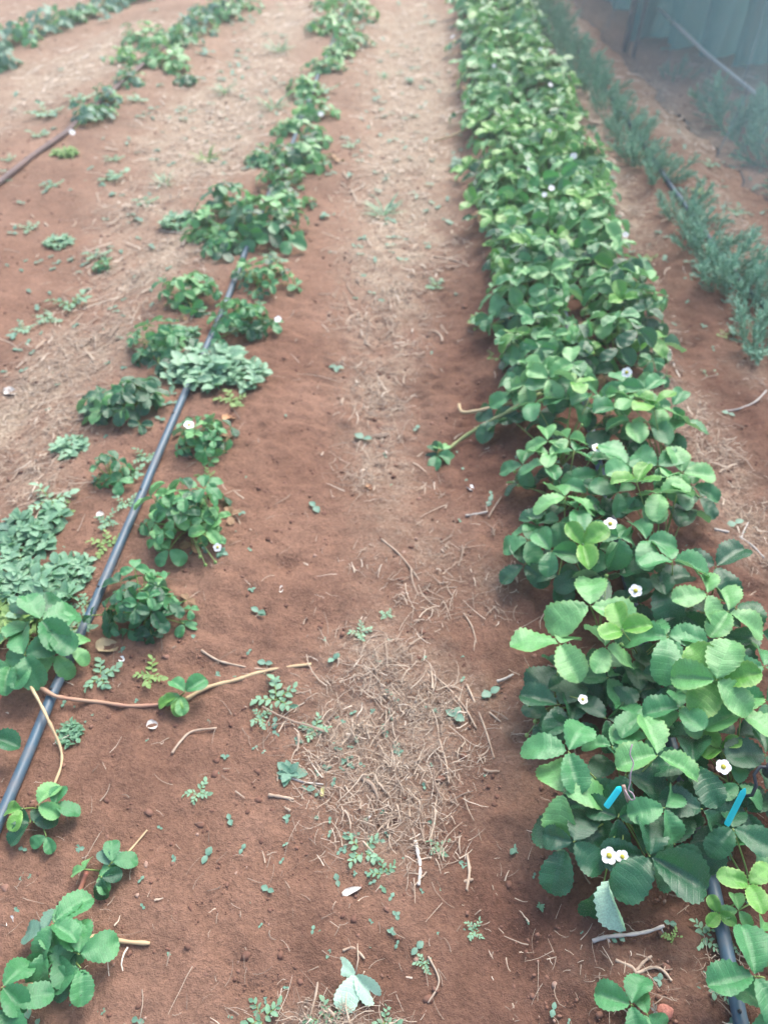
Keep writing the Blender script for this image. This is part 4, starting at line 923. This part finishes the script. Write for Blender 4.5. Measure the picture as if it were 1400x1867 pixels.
# ------------------------------------------------------------------ weeds
def weed_leaf(wd=.3, fold=.3, curl=.3, seed=0, lobed=0.0):
    rs = np.random.RandomState(seed); V = []; UV = []; n = 7
    for i_ in range(n):
        t = i_ / (n - 1); w = wd * math.sin(math.pi * min(1, t * .95 + .04)) ** .8 * (1 + lobed * (1 if i_ % 2 else -1))
        for j, u in enumerate((-1, 0, 1)): V.append((u * w, t, abs(u) * w * fold - curl * t * t * .5)); UV.append((.5 + u / 2, t))
    Fc = [(i_ * 3 + j, i_ * 3 + j + 1, i_ * 3 + j + 4, i_ * 3 + j + 3) for i_ in range(n - 1) for j in (0, 1)]
    return np.array(V), Fc, UV
WL = [weed_leaf(.30, .3, .4, 1), weed_leaf(.36, .2, .6, 2, .1), weed_leaf(.26, .5, .3, 3, .15)]
def weed_mesh(kind, seed):
    r2 = random.Random(seed); lv = MB(); st = MB()
    def put(p, head, pitch, L, roll=0):
        v, f, u = WL[r2.randrange(3)] if kind != 'grass' else weed_leaf(.05, .3, .8, r2.randrange(9))
        Mx = Matrix.Translation(p) @ Matrix.Rotation(head - math.pi / 2, 4, 'Z') @ Matrix.Rotation(pitch, 4, 'X') @ Matrix.Rotation(roll, 4, 'Y') @ Matrix.Diagonal((L, L, L, 1))
        VV = np.array(v) @ np.array(Mx.to_3x3()).T + np.array(Mx.to_translation()); lv.add(VV, f, .5, u)
    if kind == 'mat':          # unit radius, many short upright shoots
        for _ in range(34):
            a = r2.uniform(0, 6.28); r = math.sqrt(r2.random()) * .85; p = Vector((r * math.cos(a), r * math.sin(a), r2.uniform(.12, .42) * (1.1 - r * .6)))
            st.tube([Vector((p.x * .6, p.y * .6, 0)), p], [.02, .012], 4, cap=False)
            h0 = r2.uniform(0, 6.28)
            for k in range(r2.choice((4, 5, 6))): put(p - Vector((0, 0, .02 * k)), h0 + k * 2.2, r2.uniform(-.1, .8), r2.uniform(.22, .46), r2.gauss(0, .3))
    elif kind == 'rosette':
        for k in range(11): put(Vector((0, 0, .05 + .02 * k)), k * 2.4 + r2.gauss(0, .2), .15 + .06 * k, r2.uniform(.7, 1.0) * (1 - .03 * k), r2.gauss(0, .2))
    elif kind == 'sprig':
        for b in range(4):
            a = b * 1.57 + r2.uniform(-.5, .5); tip = Vector((math.cos(a) * .8, math.sin(a) * .8, r2.uniform(.1, .4)))
            st.tube([Vector((0, 0, 0)), tip * .5 + Vector((0, 0, .12)), tip], [.025, .02, .012], 4, cap=False)
            for k in range(6):
                q = tip * ((k + 1) / 6) + Vector((0, 0, .08)); put(q, a + (1.2 if k % 2 else -1.2) * (1 - k * .1), .3, r2.uniform(.24, .42), r2.gauss(0, .3))
    else:
        for k in range(24):
            a = r2.uniform(0, 6.28); r = r2.random() * .4; put(Vector((r * math.cos(a), r * math.sin(a), 0)), a + r2.gauss(0, .5), r2.uniform(.5, 1.3), r2.uniform(.6, 1.1))
    lm = lv.mesh('foliage', [M['weed']], uv=True); sm = st.mesh('stems', [M['petiole']]) if st.V else None
    return lm, sm
WM = {k: [weed_mesh(k, s_) for s_ in range(3)] for k in ('mat', 'rosette', 'sprig', 'grass')}
WEEDS = [ # px py rpx kind mat label
 (70,1065,75,'mat','weed','pale weed mat right above the broad-leaved strawberry plant'),(25,1040,60,'mat','weed','pale weed mat touching the left edge beside its neighbour mat'),(130,1040,45,'mat','weed','pale weed mat edge nearest the slanting pipe'),
 (70,960,62,'mat','weed','grey-green weed clump upper left of the slanting pipe, beside the straw'),(35,965,40,'mat','blue','bluish weed clump in the straw at the left edge'),(95,905,45,'sprig','weed','loose weed sprigs above the grey-green clump'),(110,930,30,'sprig','weedy','yellowish weed sprig beside the grey-green clump'),
 (140,1140,40,'sprig','weed','weed sprig squeezed between the broad leaves and the pipe'),(120,1170,34,'sprig','weed','small weed sprig beneath the broad strawberry leaves'),(20,1130,60,'mat','weedy','weed mat under the strawberry leaves at the left edge'),
 (395,665,72,'mat','weed','pale grey-green weed mat covering the slanting pipe'),(440,680,50,'mat','weed','weed mat edge next to the path side, beyond the compact plant'),(345,680,50,'mat','weed','weed mat part on the furrow side of the covered pipe'),(425,730,30,'sprig','weedy','weed sprig hanging from the pale mat toward the dead leaf'),
 (195,740,40,'mat','weed','weed clump at the furrow side of the spreading strawberry plant'),(130,812,34,'mat','weed','separate round weed at the straw beyond the slanting pipe'),
 (235,862,30,'sprig','weed','upright weed next to the small strawberry plant, beyond the pipe'),(265,830,26,'sprig','weed','weed sprig touching the far side of the slanting pipe'),(232,915,24,'sprig','weed','small weed beside the pipe, opposite the bushy plant'),(198,948,24,'sprig','weed','small weed on bare soil, second below the upright weed'),(194,990,30,'sprig','weedy','yellowish weed beside the pipe above the dark bushy plant'),
 (375,866,18,'sprig','weedy','tiny yellowish weed between the two pipe-side strawberry plants'),(162,1098,26,'sprig','weed','weed sprig touching the pipe at its joint'),
 (185,1228,38,'sprig','weed','pale spreading weed right of the pipe below the dark plant'),(278,1224,32,'sprig','weedy','bright yellow-green weed just above the reddish runner'),(126,1335,27,'mat','weed','small pale cushion weed beside the near pipe'),
 (505,1268,42,'sprig','weed','weed sprig at the left rim of the straw patch'),(480,1305,24,'sprig','weed','little weed below the sprig at the rim of the straw'),(528,1405,34,'rosette','blue','blue-green broad-leaved weed at the lower left of the straw patch'),(657,1150,22,'sprig','weed','small weed at the top of the straw patch'),(575,1325,28,'sprig','weed','faint weed in the left part of the straw patch'),
 (660,1545,36,'sprig','weed','weed tuft below the straw patch'),(700,1590,28,'sprig','weed','loose weed beside the whitish stick'),(800,1540,22,'sprig','weed','small weed right of the whitish stick'),(362,1440,26,'sprig','weed','feathery seedling in the bare soil left of the straw'),
 (480,1850,40,'sprig','weed','weed clump at the bottom edge left of the wilted leaf'),(590,1855,34,'sprig','weed','weed under the wilted pale leaf at the bottom edge'),(700,1858,30,'sprig','weed','weed at the bottom edge right of the wilted leaf'),
 (865,1692,20,'sprig','weed','small weed on the soil left of the grey stick'),(772,1757,18,'sprig','weed','tiny weed upper right of the wilted leaf'),(1285,1700,32,'sprig','weed','leafy weed against the near side of the pipe by the bed'),(1340,1715,22,'sprig','weed','weed across the pipe from the leafy one'),(1312,1790,30,'sprig','weed','ring-shaped weed tight against the near pipe'),(1222,1705,18,'sprig','weedy','slender light weed below the flowers of the nearest plant'),(985,1650,12,'rosette','weed','tiny seedling below the path edge of the nearest plant'),
 (205,322,32,'sprig','weed','weed sprig in the wide left furrow, upper part'),(108,440,26,'mat','weed','round weed standing alone in the wide left furrow'),(98,338,20,'sprig','weed','small weed left of the upper furrow sprig'),(328,402,34,'mat','weed','grey-green weed cushion beside the paler strawberry plant'),(268,368,22,'sprig','weed','weed between the furrow sprig and the cushion'),
 (55,415,20,'sprig','weed','little weed near the left edge above the round one'),(45,598,22,'sprig','weed','weed near the left edge below the furrow weeds'),(180,465,24,'sprig','weed','weed above the tiny dark plant of the furrow'),(130,550,36,'sprig','weed','spread weed in the lower left furrow'),(90,580,26,'sprig','weed','weed beside the spread one in the left furrow'),(210,290,18,'sprig','weed','weed above the furrow sprig'),
 (120,278,24,'mat','weedy','yellowish weed below the white flower on the dusty pipe'),(72,245,20,'sprig','weed','weed on the upper side of the dusty pipe'),(150,180,26,'sprig','weed','weed behind the bluish plant at the dusty pipe'),(85,205,34,'sprig','weed','thin pale weeds beyond the dusty pipe'),(15,290,16,'sprig','weed','weed at the left edge above the dusty pipe'),
 (592,165,26,'sprig','weed','pale weed threaded between the far light strawberry plants of the pipe row'),(560,215,26,'mat','weed','low weed filling the furrow side of the far flowered plant'),(612,90,22,'mat','weedy','yellowish ground weed under the leafy far end of the pipe row'),(330,610,34,'mat','weed','weed cushion wedged between the low strawberry plant and the covered pipe'),(500,470,26,'sprig','weed','weed sprig on the path side just below the big dark clump'),(455,500,24,'sprig','weedy','yellowish weed at the foot of the small round strawberry plant'),(430,450,26,'mat','weed','weed on the pipe under the big dark clump'),(180,205,26,'mat','blue','bluish low weed on the dusty pipe under the strawberry leaves'),(250,180,22,'sprig','weed','weed sprig path side of the upper dusty pipe'),
 (700,385,40,'grass','weed','grassy tuft in the middle of the far path'),(640,265,18,'sprig','weed','small weed on the far path near the pipe row'),(700,140,16,'grass','weed','wispy tuft on the far path'),(790,520,22,'sprig','weed','small weed on the path beside the dense bed'),(410,165,26,'grass','weed','grassy weeds in the far left furrow'),(500,190,34,'grass','weed','wispy weeds beside the far pipe row'),(510,90,28,'grass','weed','pale grass between the far rows'),(380,290,30,'grass','weedy','dry yellowish tuft in the furrow beyond the dark clump'),(300,330,26,'grass','weed','grassy tuft left of the yellowish one'),
 (1318,610,14,'sprig','weedy','small weed on the soil before the herb row'),(1185,470,14,'sprig','weedy','tiny weed beside the bed, herb side'),(1110,270,16,'sprig','weedy','yellowish weed at the foot of the dense herbs'),(1155,280,16,'sprig','weedy','yellowish weed beside the herb row pipe'),(1275,350,18,'sprig','weedy','yellowish weed behind the second herb bush'),(1340,385,22,'sprig','weed','weed between herb row and net'),(1290,300,18,'sprig','weed','weed beyond the herb pipe, towards the net'),(1370,450,18,'sprig','weed','weed behind the near herb bushes'),(1290,680,14,'sprig','weed','small weed in the straw on the herb side'),
 (900,650,16,'sprig','weedy','light sprig at the path edge of the dense bed'),(875,585,24,'sprig','weedy','pale sprig poking from the path edge of the dense bed'),(840,300,26,'mat','blue','bluish weed at the path edge of the far dense bed'),(705,1120,14,'sprig','weed','little weed on the path above the straw'),
 (1125,240,14,'sprig','weedy','yellowish weed low in the herb row'),(1040,95,14,'mat','weedy','low weed at the far foot of the herb row'),(545,975,1,'sprig','weed','x'),
]
for px, py, rp, kind, mat, lab in WEEDS:
    if lab == 'x': continue
    c = G(px, py + rp * .2); k = mpp(c); lm, sm = WM[kind][rnd.randrange(3)]
    t = thing('weed', c, lab, 'weed', 'weeds between the rows'); rz = rnd.uniform(0, 6.28); s_ = rp * k
    zsc = 1.0 if kind == 'mat' else .9
    o = link('foliage', lm, t, mat=M[mat], rot=(0, 0, rz), scl=(s_, s_, s_ * zsc)); 
    if sm: link('stems', sm, t, rot=(0, 0, rz), scl=(s_, s_, s_ * zsc))
# sprouts nobody could count
mb = MB()
def sprout(p, L):
    a = rnd.uniform(0, 6.28)
    for k in range(rnd.choice((2, 2, 3, 4))):
        v, f, u = WL[k % 3]; Mx = Matrix.Translation(p + Vector((0, 0, L * .35))) @ Matrix.Rotation(a + k * (3.1 if k < 2 else 1.6), 4, 'Z') @ Matrix.Rotation(rnd.uniform(.0, .5), 4, 'X') @ Matrix.Diagonal((L * 1.2, L, L, 1))
        mb.add(np.array(v) @ np.array(Mx.to_3x3()).T + np.array(Mx.to_translation()), f, .5, u)
cnt = 0
while cnt < 480:
    px, py = rand_px()
    if 420 < px < 830 and 620 < py < 1100 and rnd.random() < .7: continue
    p = G(px, py); cl_ = float(vnoise(p.x * 1.0, p.y, .35)) + .5
    if rnd.random() > cl_ * 1.1: continue
    cnt += 1; k = mpp(p); sprout(p, rnd.lognormvariate(math.log(7), .4) * k)
for _ in range(420):     # denser sprouts in the wide left furrow and the far path
    px, py = rnd.choice(((rnd.gauss(180, 130), rnd.gauss(480, 140)), (rnd.gauss(740, 60), rnd.uniform(0, 480)), (rnd.gauss(420, 80), rnd.uniform(0, 320)), (rnd.gauss(1320, 70), rnd.gauss(400, 110)), (rnd.gauss(640, 110), rnd.gauss(1450, 170))))
    p = G(px, max(-20, py)); sprout(p, rnd.uniform(5, 10) * mpp(p))
tag(link('ground_sprouts', mb.mesh('ground_sprouts', [M['blue']], uv=True)), 'tiny seedlings and leaf scraps dotted over the soil', 'seedlings', kind='stuff')

# ------------------------------------------------------------------ feathery herb row
def sprig_mesh(seed):
    r2 = random.Random(seed); mb = MB(); pts = []; p = Vector((0, 0, 0)); d = Vector((r2.gauss(0, .12), r2.gauss(0, .12), 1)).normalized()
    for k in range(7): pts.append(p.copy()); p = p + d / 6; d = (d + Vector((r2.gauss(0, .07), r2.gauss(0, .07), .03))).normalized()
    mb.tube(pts, [.012, .011, .010, .009, .008, .006, .004], 4, .1, cap=False)
    def needles(P, n, L0, L1):
        m_ = len(P) - 1
        for k in range(n):
            t = .06 + .94 * k / (n - 1); i_ = min(m_ - 1, int(t * m_)); q = P[i_].lerp(P[i_ + 1], t * m_ - i_); ax = (P[i_ + 1] - P[i_]).normalized()
            a = k * 2.4 + r2.gauss(0, .3); e1 = ax.orthogonal().normalized(); e2 = ax.cross(e1)
            L = r2.uniform(L0, L1); dr = (e1 * math.cos(a) + e2 * math.sin(a) + ax * (.6 + .9 * t)).normalized(); sd_ = dr.cross(ax); sd_ = sd_.normalized() * L * .13
            c_ = min(1, max(0, .2 + .5 * q.z + .2 * t + r2.gauss(0, .13)))
            mb.add([q, q + dr * L * .5 - sd_, q + dr * L * .5 + sd_, q + dr * L], [(0, 1, 3), (0, 3, 2)], c_)
    needles(pts, 60, .07, .12)
    for k in range(11):
        t = .12 + .07 * k; i_ = min(5, int(t * 6)); q = pts[i_].lerp(pts[i_ + 1], t * 6 - i_); a = k * 2.4 + r2.gauss(0, .4); L = r2.uniform(.22, .38) * (1.1 - t * .6)
        dr = Vector((math.cos(a), math.sin(a), 1.1)).normalized(); P2_ = [q, q + dr * L * .5, q + dr * L + Vector((0, 0, L * .15))]
        mb.tube(P2_, [.007, .005, .003], 3, .1, cap=False); needles(P2_, 26, .05, .10)
    return mb.mesh('sprig', [M['herb']], smooth=False)
SPR = [sprig_mesh(k) for k in range(6)]
def herb(name, c, n, h, spread, lean, label, cat, group):
    t = thing(name, c, label, cat, group)
    for k in range(n):
        a = k * 2.4 + rnd.gauss(0, .3); f = math.sqrt((k + .5) / n); r = spread * f * .55
        tilt = .08 + .75 * f + rnd.gauss(0, .1); s_ = h * rnd.uniform(.65, 1.08) * (1 - .25 * f)
        Mx = Matrix.Translation((r * math.cos(a), r * math.sin(a), -.005)) @ Matrix.Rotation(lean, 4, 'Y') @ Matrix.Rotation(tilt, 4, Vector((-math.sin(a), math.cos(a), 0))) @ Matrix.Rotation(rnd.uniform(0, 6), 4, 'Z') @ Matrix.Diagonal((s_, s_, s_, 1))
        link('sprig', SPR[rnd.randrange(6)], t, M=Mx)
    return t
HB = [(1392,640),(1388,575),(1338,535),(1305,505),(1280,455),(1245,395),(1203,330)]
hx = []
for k, (px, py) in enumerate(HB): 
    c = G(px, py); hx.append(c)
y0 = hx[-1].y; x0 = hx[-1].x; x1 = flat(975, 5).x; y1 = flat(975, 5).y
yv = y0 + .22
while yv < 7.9:
    tt = (yv - y0) / (y1 - y0); x = x0 + (x1 - x0) * tt + rnd.gauss(0, .015); hx.append(Vector((x - .01, yv, gz(x, yv)))); yv += .18
for k, c in enumerate(hx):
    herb('herb_bush', c, 15 if k < 8 else 13, (.20 if k < 8 else .175) * rnd.uniform(.85, 1.15), .13, .12,
         'feathery blue-green herb bush, %s from the near end of the herb row' % ORD[min(k, 39)], 'herb', 'feathery herbs in the herb row')
    if k == len(hx) - 1: pass

# ------------------------------------------------------------------ net fence on the right, with what stands behind it
base_px = [(1015,-45),(1050,2),(1098,55),(1150,118),(1215,180),(1290,245),(1345,300),(1400,352),(1475,430),(1560,520)]
BW = [G(*p) for p in base_px]
FT = thing('net_fence', BW[3], 'blue-grey shade net fence on thin posts along the right side of the field', 'net fence')
V = []; UVs = []; rows_ = 16; n = 0; S = [0.0]
P = []
for i_ in range(len(BW) - 1):
    for j in range(8): P.append(BW[i_].lerp(BW[i_ + 1], j / 8))
P.append(BW[-1]); acc = 0
for i_, p in enumerate(P):
    if i_: acc += (P[i_] - P[i_ - 1]).length
    for r in range(rows_ + 1):
        z = r / rows_ * 1.9; off = .03 * math.sin(i_ * .9 + r * .25) * (1 - r / rows_ * .5) + .012 * math.sin(i_ * 2.3 - r * .8) + (.06 * (1 - r / 2.) if r < 2 else 0) * -1
        V.append((p.x + off - BW[3].x, p.y + off * .4 - BW[3].y, p.z + z - .01 - BW[3].z)); UVs.append((acc, z))
m = rows_ + 1
Fc = [(i_ * m + r, (i_ + 1) * m + r, (i_ + 1) * m + r + 1, i_ * m + r + 1) for i_ in range(len(P) - 1) for r in range(rows_)]
link('net', mesh_of('net', V, Fc, [M['net']], uv=UVs), FT)
def fence_post(px, py, r, lean=0):
    b = G(px, py) - BW[3]; mb = MB(); mb.tube([b - Vector((0, 0, .1)), b + Vector((lean * .5, 0, 1.0)), b + Vector((lean, 0, 2.0))], r, 10); link('post', mb.mesh('post', [M['post']]), FT)
fence_post(1138, 96, .022, .0); fence_post(1153, 104, .014, .06); fence_post(1480, 425, .022)
mb = MB(); mb.tube([Vector(V[i_ * m + rows_]) for i_ in range(len(P))], .004, 5); link('top_wire', mb.mesh('top_wire', [M['post']]), FT)
mb = MB(); mb.tube([Vector(V[i_ * m]) + Vector((0, 0, .008)) for i_ in range(len(P))], .007, 5); link('bottom_hem', mb.mesh('bottom_hem', [M['black']]), FT)

# teal cloth wall further off
cb = [G(*p) for p in [(1060,-60),(1120,5),(1175,66),(1235,80),(1290,97),(1345,110),(1400,125),(1480,146),(1580,170)]]
V = []; UVs = []; acc = 0; P2 = []
for i_ in range(len(cb) - 1):
    for j in range(8): P2.append(cb[i_].lerp(cb[i_ + 1], j / 8))
P2.append(cb[-1])
for i_, p in enumerate(P2):
    if i_: acc += (P2[i_] - P2[i_ - 1]).length
    for r in range(11):
        z = r / 10 * 2.0; off = .09 * math.sin(i_ * .7 + r * .35) + .05 * math.sin(i_ * 1.9 - r * .2)
        V.append((p.x + off - cb[0].x, p.y + off - cb[0].y, p.z + z - .02 - cb[0].z)); UVs.append((acc, z))
Fc = [(i_ * 11 + r, (i_ + 1) * 11 + r, (i_ + 1) * 11 + r + 1, i_ * 11 + r + 1) for i_ in range(len(P2) - 1) for r in range(10)]
CT = thing('shade_cloth', cb[0], 'teal shade cloth wall standing behind the net fence at the top right', 'shade cloth')
link('cloth', mesh_of('cloth', V, Fc, [M['net2']], uv=UVs), CT)
for i_ in (16, 40, 60):
    b = P2[i_] - cb[0] + Vector((.03, .08, 0)); mb = MB(); mb.tube([b - Vector((0, 0, .1)), b + Vector((0, 0, 2.02))], .02, 8); link('post', mb.mesh('post', [M['post']]), CT)
# guy rope
a = G(1420, 206, .01); d = ray(1190, 5); q = Vector((0, 0, CAM_H)) + d * 5.3
mb = MB(); mb.tube([Vector((0, 0, 0)), (q - a) * .5 - Vector((0, 0, .02)), q - a], .011, 6)
tag(link('guy_rope', mb.mesh('guy_rope', [M['rope']]), loc=a), 'pale guy rope slanting to the ground behind the net fence', 'rope')
# tall weeds behind the net
for k, (px, py, h, n, lab) in enumerate([(1318,235,.31,10,'tallest feathery weed behind the net, beside the rope end'),(1350,262,.26,10,'feathery weed behind the net, right of the tallest'),(1385,290,.26,10,'feathery weed behind the net at the right frame edge'),(1425,320,.27,10,'feathery weed at the frame edge behind the net hem'),(1290,205,.20,8,'short feathery weed behind the net, before the rope'),(1395,225,.22,9,'small feathery weed farther behind the net at the frame edge'),(1222,150,.16,8,'faint low weed behind the net near the double post'),(1440,370,.26,10,'feathery weed outside the right edge behind the net')]):
    herb('tall_weed', G(px + 8, py - 8), n, h, .16, .0, lab, 'weed', 'feathery weeds behind the net')

# ------------------------------------------------------------------ thin haze volume added to wash out the far rows
mb = MB(); x0_, x1_, y0_, y1_, z0_, z1_ = -62.0, 62.0, -32.0, 122.0, -1.2, 2.6
mb.add([(x, y, z) for z in (z0_, z1_) for y in (y0_, y1_) for x in (x0_, x1_)], [(0, 2, 3, 1), (4, 5, 7, 6), (0, 1, 5, 4), (2, 6, 7, 3), (0, 4, 6, 2), (1, 3, 7, 5)])
hm = bpy.data.materials.new('haze_air'); hm.use_nodes = True; nt = hm.node_tree
for n_ in list(nt.nodes):
    if n_.type != 'OUTPUT_MATERIAL': nt.nodes.remove(n_)
pv = nt.nodes.new('ShaderNodeVolumePrincipled'); pv.inputs['Color'].default_value = (0.93, 0.97, 1.0, 1); pv.inputs['Density'].default_value = 0.012; pv.inputs['Anisotropy'].default_value = 0.3
nt.links.new(pv.outputs[0], nt.nodes['Material Output'].inputs['Volume'])
tag(link('haze', mb.mesh('haze', [hm], smooth=False)), kind='stuff')
